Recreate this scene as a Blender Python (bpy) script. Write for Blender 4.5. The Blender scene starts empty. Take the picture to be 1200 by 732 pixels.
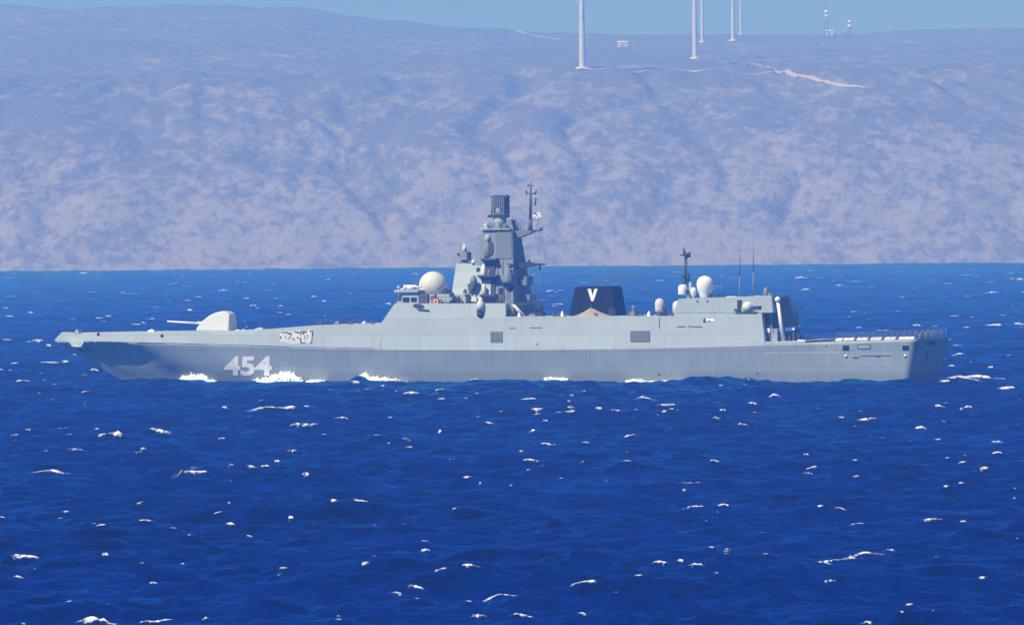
import bpy, bmesh, math, random
import numpy as np
from mathutils import Vector, Matrix, noise as mnoise
from mathutils.bvhtree import BVHTree

R = math.radians
random.seed(7)
rng = np.random.default_rng(11)
scene = bpy.context.scene
col = scene.collection

# ------------------------------------------------------------------ camera
CAM_H = 22.0                      # eye height above the sea
A = 1.55e-4                       # angle of one photograph pixel (1200 px wide)
cam_d = bpy.data.cameras.new('camera')
cam_d.sensor_width = 36.0
cam_d.lens = 36.0 / (1200 * A)
cam_d.clip_start = 1.0
cam_d.clip_end = 30000.0
cam = bpy.data.objects.new('camera', cam_d)
col.objects.link(cam)
PITCH = math.atan(97 * A)
cam.matrix_world = (Matrix.Translation((0, 0, CAM_H)) @ Matrix.Rotation(R(90) - PITCH, 4, 'X')
                    @ Matrix.Rotation(R(-0.5), 4, 'Z'))
scene.camera = cam
CAMROT = cam.matrix_world.to_3x3()

# ------------------------------------------------------------------ light
SUN_EL = R(50)
sh = Vector((-0.78, -0.625)).normalized()          # horizontal direction towards the sun
SUN_DIR = Vector((sh.x * math.cos(SUN_EL), sh.y * math.cos(SUN_EL), math.sin(SUN_EL)))
world = bpy.data.worlds.new('World')
scene.world = world
world.use_nodes = True
wn = world.node_tree
sky = wn.nodes.new('ShaderNodeTexSky')
sky.sky_type = 'NISHITA'
sky.sun_disc = False
sky.sun_elevation = SUN_EL
sky.sun_rotation = math.atan2(sh.x, sh.y)
sky.air_density = 0.33
sky.dust_density = 0.0
sky.ozone_density = 4.0
bg = wn.nodes['Background']
bg.inputs['Strength'].default_value = 0.06
tint = wn.nodes.new('ShaderNodeMix'); tint.data_type = 'RGBA'; tint.blend_type = 'MULTIPLY'
tint.inputs[0].default_value = 1.0; tint.inputs[7].default_value = (1.0, 0.90, 1.0, 1)
wn.links.new(sky.outputs[0], tint.inputs[6]); wn.links.new(tint.outputs[2], bg.inputs[0])
sun_d = bpy.data.lights.new('sun', 'SUN')
sun_d.energy = 4.8
sun_d.angle = R(0.53)
sun_d.color = (1.0, 0.96, 0.90)
sun = bpy.data.objects.new('sun', sun_d)
sun.rotation_euler = SUN_DIR.to_track_quat('Z', 'Y').to_euler()
sun.location = (-800, -800, 1500)
col.objects.link(sun)

vs = scene.view_settings
vs.view_transform = 'Standard'
vs.look = 'None'
vs.exposure = 0.38
vs.gamma = 1.0
vs.use_curve_mapping = False
scene.cycles.use_denoising = True
scene.cycles.max_bounces = 6
scene.cycles.volume_bounces = 4

# ------------------------------------------------------------------ helpers
def tag(o, label=None, cat=None, group=None, kind=None):
    if label: o['label'] = label
    if cat: o['category'] = cat
    if group: o['group'] = group
    if kind: o['kind'] = kind
    return o

def empty(name, loc, rz=0.0, parent=None):
    o = bpy.data.objects.new(name, None)
    o.empty_display_size = 1.0
    o.location = loc
    o.rotation_euler = (0, 0, rz)
    col.objects.link(o)
    if parent: o.parent = parent
    return o

class MB:
    """collects vertices and faces of one mesh object"""
    def __init__(s): s.v = []; s.f = []; s.sm = []
    def add(s, vs_, fs, smooth=False):
        b = len(s.v)
        s.v += [tuple(map(float, q)) for q in vs_]
        for f in fs:
            s.f.append([b + i for i in f]); s.sm.append(smooth)
        return s
    def box(s, x0, x1, y0, y1, z0, z1):
        return s.hexa([(x0,y0,z0),(x1,y0,z0),(x1,y1,z0),(x0,y1,z0),(x0,y0,z1),(x1,y0,z1),(x1,y1,z1),(x0,y1,z1)])
    def hexa(s, p):
        return s.add(p, [(0,3,2,1),(4,5,6,7),(0,1,5,4),(1,2,6,5),(2,3,7,6),(3,0,4,7)])
    def prism(s, poly, f0, f1):
        """poly: list of 2-D points; f0/f1 map a 2-D point to the two end 3-D points"""
        n = len(poly)
        vs_ = [f0(q) for q in poly] + [f1(q) for q in poly]
        return s.add(vs_, [list(range(n))[::-1], list(range(n, 2*n))] + [(i, (i+1) % n, n+(i+1) % n, n+i) for i in range(n)])
    def tube(s, p0, p1, r0, r1=None, n=8):
        r1 = r0 if r1 is None else r1
        p0, p1 = Vector(p0), Vector(p1)
        d = (p1 - p0).normalized()
        a = d.orthogonal().normalized(); b = d.cross(a)
        vs_ = []
        for p, r in ((p0, r0), (p1, r1)):
            for i in range(n):
                t = 2*math.pi*i/n
                vs_.append(p + (a*math.cos(t) + b*math.sin(t))*r)
        return s.add(vs_, [list(range(n))[::-1], list(range(n, 2*n))] + [(i, (i+1) % n, n+(i+1) % n, n+i) for i in range(n)], True)
    def path(s, pts, r, n=6):
        for a, b in zip(pts[:-1], pts[1:]): s.tube(a, b, r, r, n)
        return s
    def lathe(s, c, prof, n=24):
        """prof: list of (radius, height) from bottom to top round the vertical through c"""
        c = Vector(c); vs_ = []
        for r, h in prof:
            for i in range(n):
                t = 2*math.pi*i/n
                vs_.append((c.x + r*math.cos(t), c.y + r*math.sin(t), c.z + h))
        fs = []
        for k in range(len(prof)-1):
            for i in range(n):
                j = (i+1) % n
                fs.append((k*n+i, k*n+j, (k+1)*n+j, (k+1)*n+i))
        fs.append(list(range(n))[::-1]); m = (len(prof)-1)*n
        fs.append(list(range(m, m+n)))
        return s.add(vs_, fs, True)
    def build(s, name, mat, parent=None, bevel=0.0):
        me = bpy.data.meshes.new(name)
        me.from_pydata(s.v, [], s.f)
        me.polygons.foreach_set('use_smooth', s.sm)
        me.validate(); me.update()
        bm = bmesh.new(); bm.from_mesh(me)
        bmesh.ops.recalc_face_normals(bm, faces=bm.faces)
        bm.to_mesh(me); bm.free()
        me.materials.append(mat)
        o = bpy.data.objects.new(name, me)
        col.objects.link(o)
        if parent: o.parent = parent
        if bevel:
            m = o.modifiers.new('bevel', 'BEVEL'); m.width = bevel; m.segments = 2; m.limit_method = 'ANGLE'; m.angle_limit = R(35)
        return o

def dome(r, skirt, bottom_r=None, n=10):
    """profile of a radome: skirt from the base, then a ball"""
    p = []
    br = r if bottom_r is None else bottom_r
    p.append((br, 0.0))
    a0 = -math.acos(min(1, br/r))
    zc = skirt + r*math.sin(-a0) if skirt else r*math.sin(-a0)
    for i in range(n+1):
        t = a0 + (math.pi/2 - a0)*i/n
        p.append((max(r*math.cos(t), 0.01), zc + r*math.sin(t)))
    return p

# ------------------------------------------------------------------ materials
def new_mat(name):
    m = bpy.data.materials.new(name); m.use_nodes = True
    nt = m.node_tree
    return m, nt, nt.nodes['Principled BSDF']

def nd(nt, t, **kw):
    n = nt.nodes.new(t)
    for k, v in kw.items():
        if k.startswith('i_'):
            n.inputs[k[2:].replace('_', ' ')].default_value = v
        else: setattr(n, k, v)
    return n

def mix(nt, fac, a, b, blend='MIX'):
    n = nt.nodes.new('ShaderNodeMix'); n.data_type = 'RGBA'; n.blend_type = blend
    def put(sock, v):
        if hasattr(v, 'links') or hasattr(v, 'is_linked'): nt.links.new(v, sock)
        elif isinstance(v, (int, float)): sock.default_value = v
        else: sock.default_value = (*v, 1) if len(v) == 3 else v
    put(n.inputs[0], fac); put(n.inputs[6], a); put(n.inputs[7], b)
    return n.outputs[2]

def ramp(nt, src, stops):
    n = nt.nodes.new('ShaderNodeValToRGB')
    e = n.color_ramp.elements
    while len(e) < len(stops): e.new(0.5)
    for q, (p, c) in zip(e, stops):
        q.position = p; q.color = (c, c, c, 1) if isinstance(c, (int, float)) else (*c, 1)
    nt.links.new(src, n.inputs[0])
    return n.outputs[0]

def paint(name, c, rough=0.6, wear=0.12, streak=0.10, rust=0.0, spec=0.3, plates=False, wet=False):
    """ship paint: patchy repainting, thin vertical runs, some rust, slightly dented plates"""
    m, nt, b = new_mat(name)
    tc = nd(nt, 'ShaderNodeTexCoord')
    n1 = nd(nt, 'ShaderNodeTexNoise', i_Scale=0.35, i_Detail=5.0, i_Roughness=0.6)
    nt.links.new(tc.outputs['Object'], n1.inputs['Vector'])
    mp = nd(nt, 'ShaderNodeMapping'); mp.inputs['Scale'].default_value = (1.6, 0.4, 0.10)
    nt.links.new(tc.outputs['Object'], mp.inputs['Vector'])
    n2 = nd(nt, 'ShaderNodeTexNoise', i_Scale=1.0, i_Detail=4.0, i_Roughness=0.65)
    nt.links.new(mp.outputs[0], n2.inputs['Vector'])
    f1 = ramp(nt, n1.outputs[0], [(0.3, 0.0), (0.7, 1.0)])
    f2 = ramp(nt, n2.outputs[0], [(0.35, 0.0), (0.7, 1.0)])
    dark = tuple(x*(1-wear) for x in c); lite = tuple(min(0.9, x*(1+wear*0.6)) for x in c)
    c1 = mix(nt, f1, dark, lite)
    run = tuple(x*(1-streak*1.6) for x in c)
    mul = nd(nt, 'ShaderNodeMath', operation='MULTIPLY'); mul.inputs[1].default_value = 0.6
    nt.links.new(f2, mul.inputs[0])
    out = mix(nt, mul.outputs[0], c1, run)
    if rust:
        f3 = ramp(nt, n2.outputs[0], [(0.66, 0.0), (0.78, rust)])
        out = mix(nt, f3, out, (0.20, 0.12, 0.08))
    if plates:
        sp = nd(nt, 'ShaderNodeSeparateXYZ'); nt.links.new(tc.outputs['Object'], sp.inputs[0])
        cb = nd(nt, 'ShaderNodeCombineXYZ'); nt.links.new(sp.outputs[0], cb.inputs[0]); nt.links.new(sp.outputs[2], cb.inputs[1])
        bk = nd(nt, 'ShaderNodeTexBrick'); nt.links.new(cb.outputs[0], bk.inputs['Vector'])
        bk.inputs['Scale'].default_value = 1.0; bk.inputs['Brick Width'].default_value = 7.5; bk.inputs['Row Height'].default_value = 2.3
        bk.inputs['Mortar Size'].default_value = 0.035; bk.inputs['Mortar Smooth'].default_value = 0.3
        bk.inputs['Color1'].default_value = (0.92, 0.925, 0.93, 1); bk.inputs['Color2'].default_value = (1.05, 1.05, 1.05, 1); bk.inputs['Mortar'].default_value = (0.72, 0.71, 0.70, 1)
        out = mix(nt, 1.0, out, bk.outputs['Color'], 'MULTIPLY')
    if wet:
        # irregular grimy band just above the waterline
        sp = nd(nt, 'ShaderNodeSeparateXYZ'); nt.links.new(tc.outputs['Object'], sp.inputs[0])
        zz = nd(nt, 'ShaderNodeMath', operation='MULTIPLY_ADD'); zz.inputs[1].default_value = -2.6; zz.inputs[2].default_value = 2.4
        nt.links.new(n2.outputs[0], zz.inputs[0])
        z2 = nd(nt, 'ShaderNodeMath', operation='SUBTRACT'); nt.links.new(sp.outputs[2], z2.inputs[0]); nt.links.new(zz.outputs[0], z2.inputs[1])
        band = ramp(nt, z2.outputs[0], [(0.0, 0.42), (0.9, 0.0)])
        out = mix(nt, band, out, (0.16, 0.17, 0.165))
    nt.links.new(out, b.inputs['Base Color'])
    b.inputs['Roughness'].default_value = rough
    b.inputs['Specular IOR Level'].default_value = spec
    n3 = nd(nt, 'ShaderNodeTexNoise', i_Scale=0.5, i_Detail=1.0)
    nt.links.new(tc.outputs['Object'], n3.inputs['Vector'])
    bp = nd(nt, 'ShaderNodeBump', i_Strength=0.35, i_Distance=0.12)
    nt.links.new(n3.outputs[0], bp.inputs['Height'])
    nt.links.new(bp.outputs[0], b.inputs['Normal'])
    return m

M = {}
M['grey'] = paint('light_grey_paint', (0.375, 0.445, 0.49), wear=0.07, streak=0.05, plates=True)
M['hull'] = paint('hull_grey_paint', (0.32, 0.39, 0.435), wear=0.08, streak=0.15, rust=0.35, plates=True, wet=True)
M['upper'] = paint('upperworks_grey', (0.33, 0.405, 0.455), wear=0.10, streak=0.08)
M['mast'] = paint('mast_grey_paint', (0.185, 0.23, 0.275), wear=0.12, streak=0.12)
M['array'] = paint('array_face_grey', (0.135, 0.16, 0.19), wear=0.06, streak=0.03)
M['vent'] = paint('vent_screen_grey', (0.20, 0.22, 0.25), wear=0.25, streak=0.1)
M['dark'] = paint('dark_fitting', (0.035, 0.04, 0.05), wear=0.3)
M['gear'] = paint('gear_grey', (0.10, 0.115, 0.13), wear=0.3)
M['funnel'] = paint('black_funnel_paint', (0.010, 0.012, 0.016), wear=0.3, rough=0.9, spec=0.12)
M['white'] = paint('white_paint', (0.80, 0.80, 0.79), wear=0.03, streak=0.04)
M['gunshield'] = paint('gun_shield_grey', (0.56, 0.60, 0.61), wear=0.05, streak=0.06)
M['radome'] = paint('radome_cream', (0.62, 0.63, 0.58), wear=0.06, streak=0.08)
M['deck'] = paint('deck_grey', (0.13, 0.14, 0.15), wear=0.2)
M['canvas'] = paint('tan_canvas', (0.36, 0.30, 0.25), wear=0.15, rough=0.9)
M['blue'] = paint('blue_awning', (0.02, 0.10, 0.42), wear=0.1)
M['red'] = paint('faded_red', (0.45, 0.07, 0.05), wear=0.2)
M['orange'] = paint('orange_ring', (0.62, 0.16, 0.08), wear=0.1)
M['number'] = paint('white_number_paint', (0.88, 0.89, 0.89), wear=0.02, streak=0.01)
M['patch'] = paint('scuffed_white', (0.62, 0.63, 0.62), wear=0.25, streak=0.25)
M['gold'] = paint('gold_letter', (0.88, 0.72, 0.42), wear=0.05)
M['glass'], _nt, _b = new_mat('dark_window_glass')
_b.inputs['Base Color'].default_value = (0.012, 0.02, 0.035, 1); _b.inputs['Roughness'].default_value = 0.12
M['tower'] = paint('turbine_white', (0.60, 0.63, 0.67), wear=0.02, streak=0.02)
M['house'] = paint('pale_plaster', (0.72, 0.60, 0.52), wear=0.08)

# ------------------------------------------------------------------ noise in numpy
PERM = rng.permutation(512).astype(np.int64)
GRAD = np.stack([np.cos(np.arange(64)/64*2*np.pi), np.sin(np.arange(64)/64*2*np.pi)], 1)
def perlin(x, y, seed=0):
    xi = np.floor(x).astype(np.int64); yi = np.floor(y).astype(np.int64)
    xf = x - xi; yf = y - yi
    def g(ix, iy, dx, dy):
        h = PERM[(PERM[(ix + seed*37) & 511] + iy + seed*101) & 511] & 63
        return GRAD[h, 0]*dx + GRAD[h, 1]*dy
    u = xf*xf*xf*(xf*(xf*6-15)+10); v = yf*yf*yf*(yf*(yf*6-15)+10)
    a = g(xi, yi, xf, yf); b = g(xi+1, yi, xf-1, yf); c = g(xi, yi+1, xf, yf-1); d = g(xi+1, yi+1, xf-1, yf-1)
    return (a+(b-a)*u) + ((c+(d-c)*u) - (a+(b-a)*u))*v
def fbm(x, y, oct=4, seed=0, gain=0.5):
    s = 0; amp = 1; f = 1
    for k in range(oct):
        s = s + amp*perlin(x*f, y*f, seed+k); amp *= gain; f *= 2.03
    return s
def sstep(a, b, x):
    t = np.clip((x-a)/(b-a), 0, 1); return t*t*(3-2*t)

def grid_object(name, X, Y, Z, mat, attrs=None, smooth=True):
    """X, Y, Z are (rows, cols) arrays"""
    r, c = X.shape
    me = bpy.data.meshes.new(name)
    me.vertices.add(r*c)
    me.vertices.foreach_set('co', np.stack([X, Y, Z], -1).astype(np.float32).ravel())
    i = np.arange(r*c, dtype=np.int32).reshape(r, c)
    q = np.stack([i[:-1, :-1], i[:-1, 1:], i[1:, 1:], i[1:, :-1]], -1).reshape(-1, 4)
    me.loops.add(q.size); me.polygons.add(len(q))
    me.loops.foreach_set('vertex_index', q.ravel())
    me.polygons.foreach_set('loop_start', np.arange(len(q), dtype=np.int32)*4)
    me.polygons.foreach_set('use_smooth', np.full(len(q), smooth))
    for k, arr in (attrs or {}).items():
        a = me.attributes.new(k, 'FLOAT', 'POINT')
        a.data.foreach_set('value', arr.astype(np.float32).ravel())
    me.update(calc_edges=True)
    me.materials.append(mat)
    o = bpy.data.objects.new(name, me)
    col.objects.link(o)
    return o

def view_ray(px, py):
    d = CAMROT @ Vector(((px-600)*A, (366-py)*A, -1.0))
    return Vector((0, 0, CAM_H)), d.normalized()
def on_level(px, py, z):
    o, d = view_ray(px, py); t = (z - o.z)/d.z
    return o + d*t
def at_range(px, py, y):
    o, d = view_ray(px, py); t = y/d.y
    return o + d*t

# ------------------------------------------------------------------ sea
DX = 0.0012
rows = []
d = 118.0
while d < 3420:
    rows.append(d); d *= 1 + (0.0024 if d < 250 else 0.00085 if 620 < d < 850 else 0.0010)
rows = np.array([15, 40, 70, 98] + rows)
cols = np.linspace(-0.112, 0.112, 720)
cols = np.concatenate([-np.geomspace(1.5, 0.115, 40), cols, np.geomspace(0.115, 1.5, 40)])
YY, UU = np.meshgrid(rows, cols, indexing='ij')
XX = UU*YY
CC = np.zeros_like(XX); ZZ = np.zeros_like(XX); DXX = np.zeros_like(XX); DYY = np.zeros_like(XX)
NW = 220
lam = np.exp(rng.uniform(np.log(0.7), np.log(30), NW))
main = R(-82)                                  # the wind drives the waves towards the viewer, a little to the right
th = main + rng.normal(0, 0.55, NW)*np.where(lam > 14, 0.6, 1.0)
kk = 2*np.pi/lam
slope = 0.062*np.where(lam > 3.5, 3.5/lam, 1.0)**0.75*np.where(lam < 1.6, (lam/1.6)**0.5, 1.0)
amp = slope/kk
ph = rng.uniform(0, 2*np.pi, NW)
rs = np.gradient(rows)
CH = 160
for a in range(0, len(rows), CH):
    sl = slice(a, min(a+CH, len(rows)))
    x = XX[sl].astype(np.float32); y = YY[sl].astype(np.float32)
    sp = rs[sl][:, None]
    cr = np.zeros_like(x); z = np.zeros_like(x); dx = np.zeros_like(x); dy = np.zeros_like(x)
    for k in range(NW):
        ww = np.clip((lam[k]/sp - 2.2)/1.5, 0, 1).astype(np.float32)
        if ww.max() <= 0: continue
        cx, cy = math.cos(th[k]), math.sin(th[k])
        p = (kk[k]*cx*x + kk[k]*cy*y + np.float32(ph[k])).astype(np.float32)
        cs = np.cos(p); z += np.float32(amp[k])*ww*cs; cr += np.float32(amp[k]*kk[k])*ww*cs
        sn = np.float32(amp[k]*0.75)*ww*np.sin(p)
        dx -= cx*sn; dy -= cy*sn
    CC[sl] = cr/max(1e-6, cr.std()); ZZ[sl] = z; DXX[sl] = dx; DYY[sl] = dy
grp = 0.75 + 0.45*fbm(XX/45, YY/60, 2, 5)        # waves come in groups
ZZ *= grp; DXX *= grp; DYY *= grp
patch = sstep(-0.1, 0.5, fbm(XX/30, YY/55, 3, 15))
FOAM = sstep(2.75, 3.7, CC + 0.9*patch)*0.75*np.clip(1.3 - YY/3600, .75, 1)

def whitecap(cx, cy, w, h, tilt=0.0, strength=1.0, depth=None):
    """a breaking crest: a short ridge in the water with foam down its near face"""
    sp = float(np.interp(cy, rows, rs))
    sy = max(0.5, 1.3*sp, 0.8*h) if depth is None else depth
    r0 = np.searchsorted(rows, cy - 6*sy - abs(tilt)*w); r1 = np.searchsorted(rows, cy + 6*sy + abs(tilt)*w)
    c0 = np.searchsorted(cols, (cx - 1.0*w)/cy); c1 = np.searchsorted(cols, (cx + 1.0*w)/cy)
    if r1 - r0 < 2 or c1 - c0 < 2: return
    s = (slice(r0, r1), slice(c0, c1))
    x = XX[s] - cx; y = YY[s] - cy
    wob = fbm(x*(3.0/w)+cx, y*0.3+cy, 3, 9)
    y = y - x*tilt - wob*sy*0.7
    t = np.abs(x)/(w*0.5)
    along = np.clip(1 - t**1.8, 0, 1)*(0.8+0.8*np.clip(fbm(x*(6/w)+cy, y*0+cx*0.7, 3, 3)+0.2, -0.6, 0.6))
    along = np.clip(along, 0, 1.2)
    back = np.exp(-np.where(y > 0, y/(2.4*sy), -y/(0.9*sy))**2)
    ZZ[s] += h*along*back
    f = along*np.exp(-np.where(y > 0, y/(0.6*sy), -y/(0.6*sy))**2)*strength
    FOAM[s] = np.maximum(FOAM[s], f)

CAPS = [  # measured on the photograph: x, y, width, height (px), slope of the crest
 (322,479,60,6,.5),(352,496,32,5,0),(235,551,52,6,.6),(180,501,38,5,-.4),(120,722,40,15,.3),(60,553,38,5,0),(28,650,30,4,0),(22,679,18,4,0),
 (985,655,40,6,.4),(1015,648,44,7,.6),(1043,642,16,6,0),(967,655,24,5,.4),(812,592,26,6,0),(815,659,20,7,0),(580,691,50,6,.2),(682,683,30,5,.2),(607,717,30,6,-.3),
 (563,714,16,6,.3),(681,718,10,6,0),(514,671,13,6,0),(492,688,22,5,.2),(466,692,14,4,0),(549,658,12,4,0),(496,638,14,3,0),(426,588,20,5,.2),(735,509,16,6,.4),
 (756,466,22,6,.5),(642,519,16,4,0),(623,504,14,4,.4),(619,466,22,4,.3),(774,657,16,5,.3),(795,657,10,6,0),(908,459,18,6,.2),(1018,489,24,6,.3),(1134,477,20,6,.3),
 (1182,455,22,5,0),(872,496,12,5,0),(948,548,13,4,0),(948,554,9,4,0),(1017,725,16,7,0),(1167,515,18,5,0),(1103,473,13,4,0),(1000,612,22,4,0),(987,593,13,4,0),(812,566,20,3,0),
 (1079,500,14,4,0),(44,398,13,5,0),(55,403,6,4,0),(98,319,11,4,0),(173,373,13,5,0),(263,339,13,4,.3),(232,347,9,4,0),(222,363,8,4,0),(98,459,11,4,0),(21,446,9,4,0),(5,360,9,4,0),
 (35,366,9,3,0),(378,352,9,4,0),(367,347,7,3,0),(297,357,8,3,0),(328,358,6,3,0),(203,331,6,2,0),(119,375,8,3,0),(937,325,15,5,.2),(944,338,13,5,.3),(983,333,10,4,0),(1163,341,18,5,.2),
 (1196,326,12,5,.2),(1074,380,10,5,.2),(1034,385,16,3,0),(1006,383,7,3,0),(1196,378,14,5,0),(1120,414,16,6,.5),(1115,428,8,4,0),(1162,429,10,4,0),(1183,455,14,4,0),
 (646,340,14,5,0),(453,354,9,4,0),(30,446,10,3,0),(270,545,8,3,0),(310,545,12,4,.2),(324,540,8,3,0),(295,546,10,3,0),(212,661,6,3,0),(176,677,12,4,.3),(190,722,40,3,.2),(237,721,8,6,0),
 (110,502,6,3,0),(140,505,5,3,0),(168,522,8,3,0),(92,524,20,3,.2),(340,602,6,3,0),(292,627,10,4,0),(250,601,14,3,0),(270,605,12,4,0),(390,585,10,4,.3),(1060,445,20,3,0),(1130,605,10,3,0)]
def add_cap(px, py, w, h, tl=0.0, st=1.0):
    p = on_level(px, py + h*0.4, 0.35)
    # settle on the real wave crest nearest to that spot which nothing in front hides
    j = min(max(int(np.searchsorted(cols, p.x/p.y)), 0), len(cols)-1)
    e = (ZZ[:, j] - CAM_H)/rows
    i0, i1 = np.searchsorted(rows, p.y*0.90), np.searchsorted(rows, p.y*1.11)
    lo = np.maximum.accumulate(e)
    k = np.arange(max(i0, 1), min(i1, len(rows)-1))
    k = k[(e[k] >= lo[k]-1e-9) & (e[k] >= e[k+1])]
    if len(k):
        kb = k[np.argmin(np.abs(e[k] - (0.35-CAM_H)/p.y))]
        p = Vector((cols[j]*rows[kb], rows[kb], 0))
    sc = p.y*A
    whitecap(p.x, p.y, max(w*sc*1.5, 0.4), max(h*sc*0.45, 0.08), tl, st)
for c in CAPS: add_cap(*c)
r2 = random.Random(5)
for i in range(60):
    # loose scatter of small breaking crests, even over the sea's surface seen from the shore
    t = r2.random()
    dd = 265 * (2900/265)**(t**1.1)
    uu = r2.uniform(-0.10, 0.10)
    sc = dd*A
    w = r2.choice([2, 3, 3, 4, 4, 5, 6, 8, 10])*sc*1.6
    whitecap(uu*dd, dd, w, r2.uniform(1.3, 3.0)*sc*0.5, r2.uniform(-.3, .6), r2.uniform(0.35, 1.0))

# wave tops that lap over the ship's waterline, and the wake aft
# wake abaft the stern
for q in ((1128,440,60,8,.02,1.3),(1150,440,44,6,.05,1.1),(1085,441,36,4,0,.8)): add_cap(*q)
FOAM[(XX > -62) & (XX < -36) & (YY > 1930) & (YY < 2030)] = 0
HUMPS = [(421,447,34,1.35),(600,447,120,.75),(760,449,60,.3),(830,446,150,.65),(1000,446,120,.55),(1062,445,80,.5),(680,448,60,.5)]
for px, py, w, h in HUMPS:
    p = on_level(px, py+5, 0.0); sc = p.y*A
    s = (slice(np.searchsorted(rows, p.y-40), np.searchsorted(rows, p.y+30)), slice(None))
    x = (XX[s]-p.x)/(w*sc*0.5); y = (YY[s]-p.y)/7.0
    ZZ[s] += h*np.exp(-x**2*1.6 - y**2)

def sea_z(x, y):
    i = min(max(np.searchsorted(rows, y), 0), len(rows)-1); j = min(max(np.searchsorted(cols, x/y), 0), len(cols)-1)
    return float(ZZ[i, j])

m, nt, b = new_mat('sea_water')
tc = nd(nt, 'ShaderNodeTexCoord')
at = nd(nt, 'ShaderNodeAttribute', attribute_name='foam')
nf = nd(nt, 'ShaderNodeTexNoise', i_Scale=3.6, i_Detail=6.0, i_Roughness=0.75)
nt.links.new(tc.outputs['Object'], nf.inputs['Vector'])
ad = nd(nt, 'ShaderNodeMath', operation='MULTIPLY_ADD'); ad.inputs[1].default_value = 2.6; ad.inputs[2].default_value = -1.38
nt.links.new(nf.outputs[0], ad.inputs[0])
ad2 = nd(nt, 'ShaderNodeMath', operation='ADD')
nt.links.new(ad.outputs[0], ad2.inputs[0]); nt.links.new(at.outputs['Fac'], ad2.inputs[1])
fo = ramp(nt, ad2.outputs[0], [(0.25, 0.0), (0.70, 1.0)])
# gate so bare water never turns white from the noise alone
gate = ramp(nt, at.outputs['Fac'], [(0.10, 0.0), (0.30, 1.0)])
fm = nd(nt, 'ShaderNodeMath', operation='MULTIPLY')
nt.links.new(fo, fm.inputs[0]); nt.links.new(gate, fm.inputs[1])
nb = nd(nt, 'ShaderNodeTexNoise', i_Scale=0.02, i_Detail=3.0)
nt.links.new(tc.outputs['Object'], nb.inputs['Vector'])
nm = nd(nt, 'ShaderNodeTexNoise', i_Scale=0.22, i_Detail=5.0, i_Roughness=0.65)
nt.links.new(tc.outputs['Object'], nm.inputs['Vector'])
na = nd(nt, 'ShaderNodeMath', operation='MULTIPLY_ADD'); na.inputs[1].default_value = 0.35
nt.links.new(nb.outputs[0], na.inputs[0]); nt.links.new(nm.outputs[0], na.inputs[2])
body = mix(nt, ramp(nt, na.outputs[0], [(0.45, 0.0), (0.90, 1.0)]), (0.0, 0.003, 0.038), (0.0, 0.016, 0.165))
nw = nd(nt, 'ShaderNodeTexNoise', i_Scale=1.3, i_Detail=6.0, i_Roughness=0.68)
mw = nd(nt, 'ShaderNodeMapping'); mw.inputs['Scale'].default_value = (0.6, 1.0, 1.0); nt.links.new(tc.outputs['Object'], mw.inputs['Vector'])
nt.links.new(mw.outputs[0], nw.inputs['Vector'])
bp = nd(nt, 'ShaderNodeBump', i_Strength=1.0, i_Distance=0.14)
nt.links.new(nw.outputs[0], bp.inputs['Height'])
nt.nodes.remove(b)
df = nd(nt, 'ShaderNodeBsdfDiffuse'); nt.links.new(body, df.inputs['Color']); nt.links.new(bp.outputs[0], df.inputs['Normal'])
gl = nd(nt, 'ShaderNodeBsdfGlossy'); gl.inputs['Color'].default_value = (0.06, 0.42, 0.95, 1); gl.inputs['Roughness'].default_value = 0.05
nt.links.new(bp.outputs[0], gl.inputs['Normal'])
fr = nd(nt, 'ShaderNodeFresnel'); fr.inputs['IOR'].default_value = 1.34; nt.links.new(bp.outputs[0], fr.inputs['Normal'])
fk = nd(nt, 'ShaderNodeMath', operation='MULTIPLY'); fk.inputs[1].default_value = 1.0; nt.links.new(fr.outputs[0], fk.inputs[0])
m1 = nd(nt, 'ShaderNodeMixShader'); nt.links.new(fk.outputs[0], m1.inputs[0]); nt.links.new(df.outputs[0], m1.inputs[1]); nt.links.new(gl.outputs[0], m1.inputs[2])
wf = nd(nt, 'ShaderNodeBsdfDiffuse'); wf.inputs['Color'].default_value = (0.80, 0.83, 0.85, 1)
m2 = nd(nt, 'ShaderNodeMixShader'); nt.links.new(fm.outputs[0], m2.inputs[0]); nt.links.new(m1.outputs[0], m2.inputs[1]); nt.links.new(wf.outputs[0], m2.inputs[2])
nt.links.new(m2.outputs[0], nt.nodes['Material Output'].inputs['Surface'])
M['sea'] = m
sea = grid_object('sea', XX+DXX, YY+DYY, ZZ, M['sea'], {'foam': FOAM})
tag(sea, 'deep blue choppy open sea flecked with white breaking crests', 'sea', kind='structure')

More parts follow.
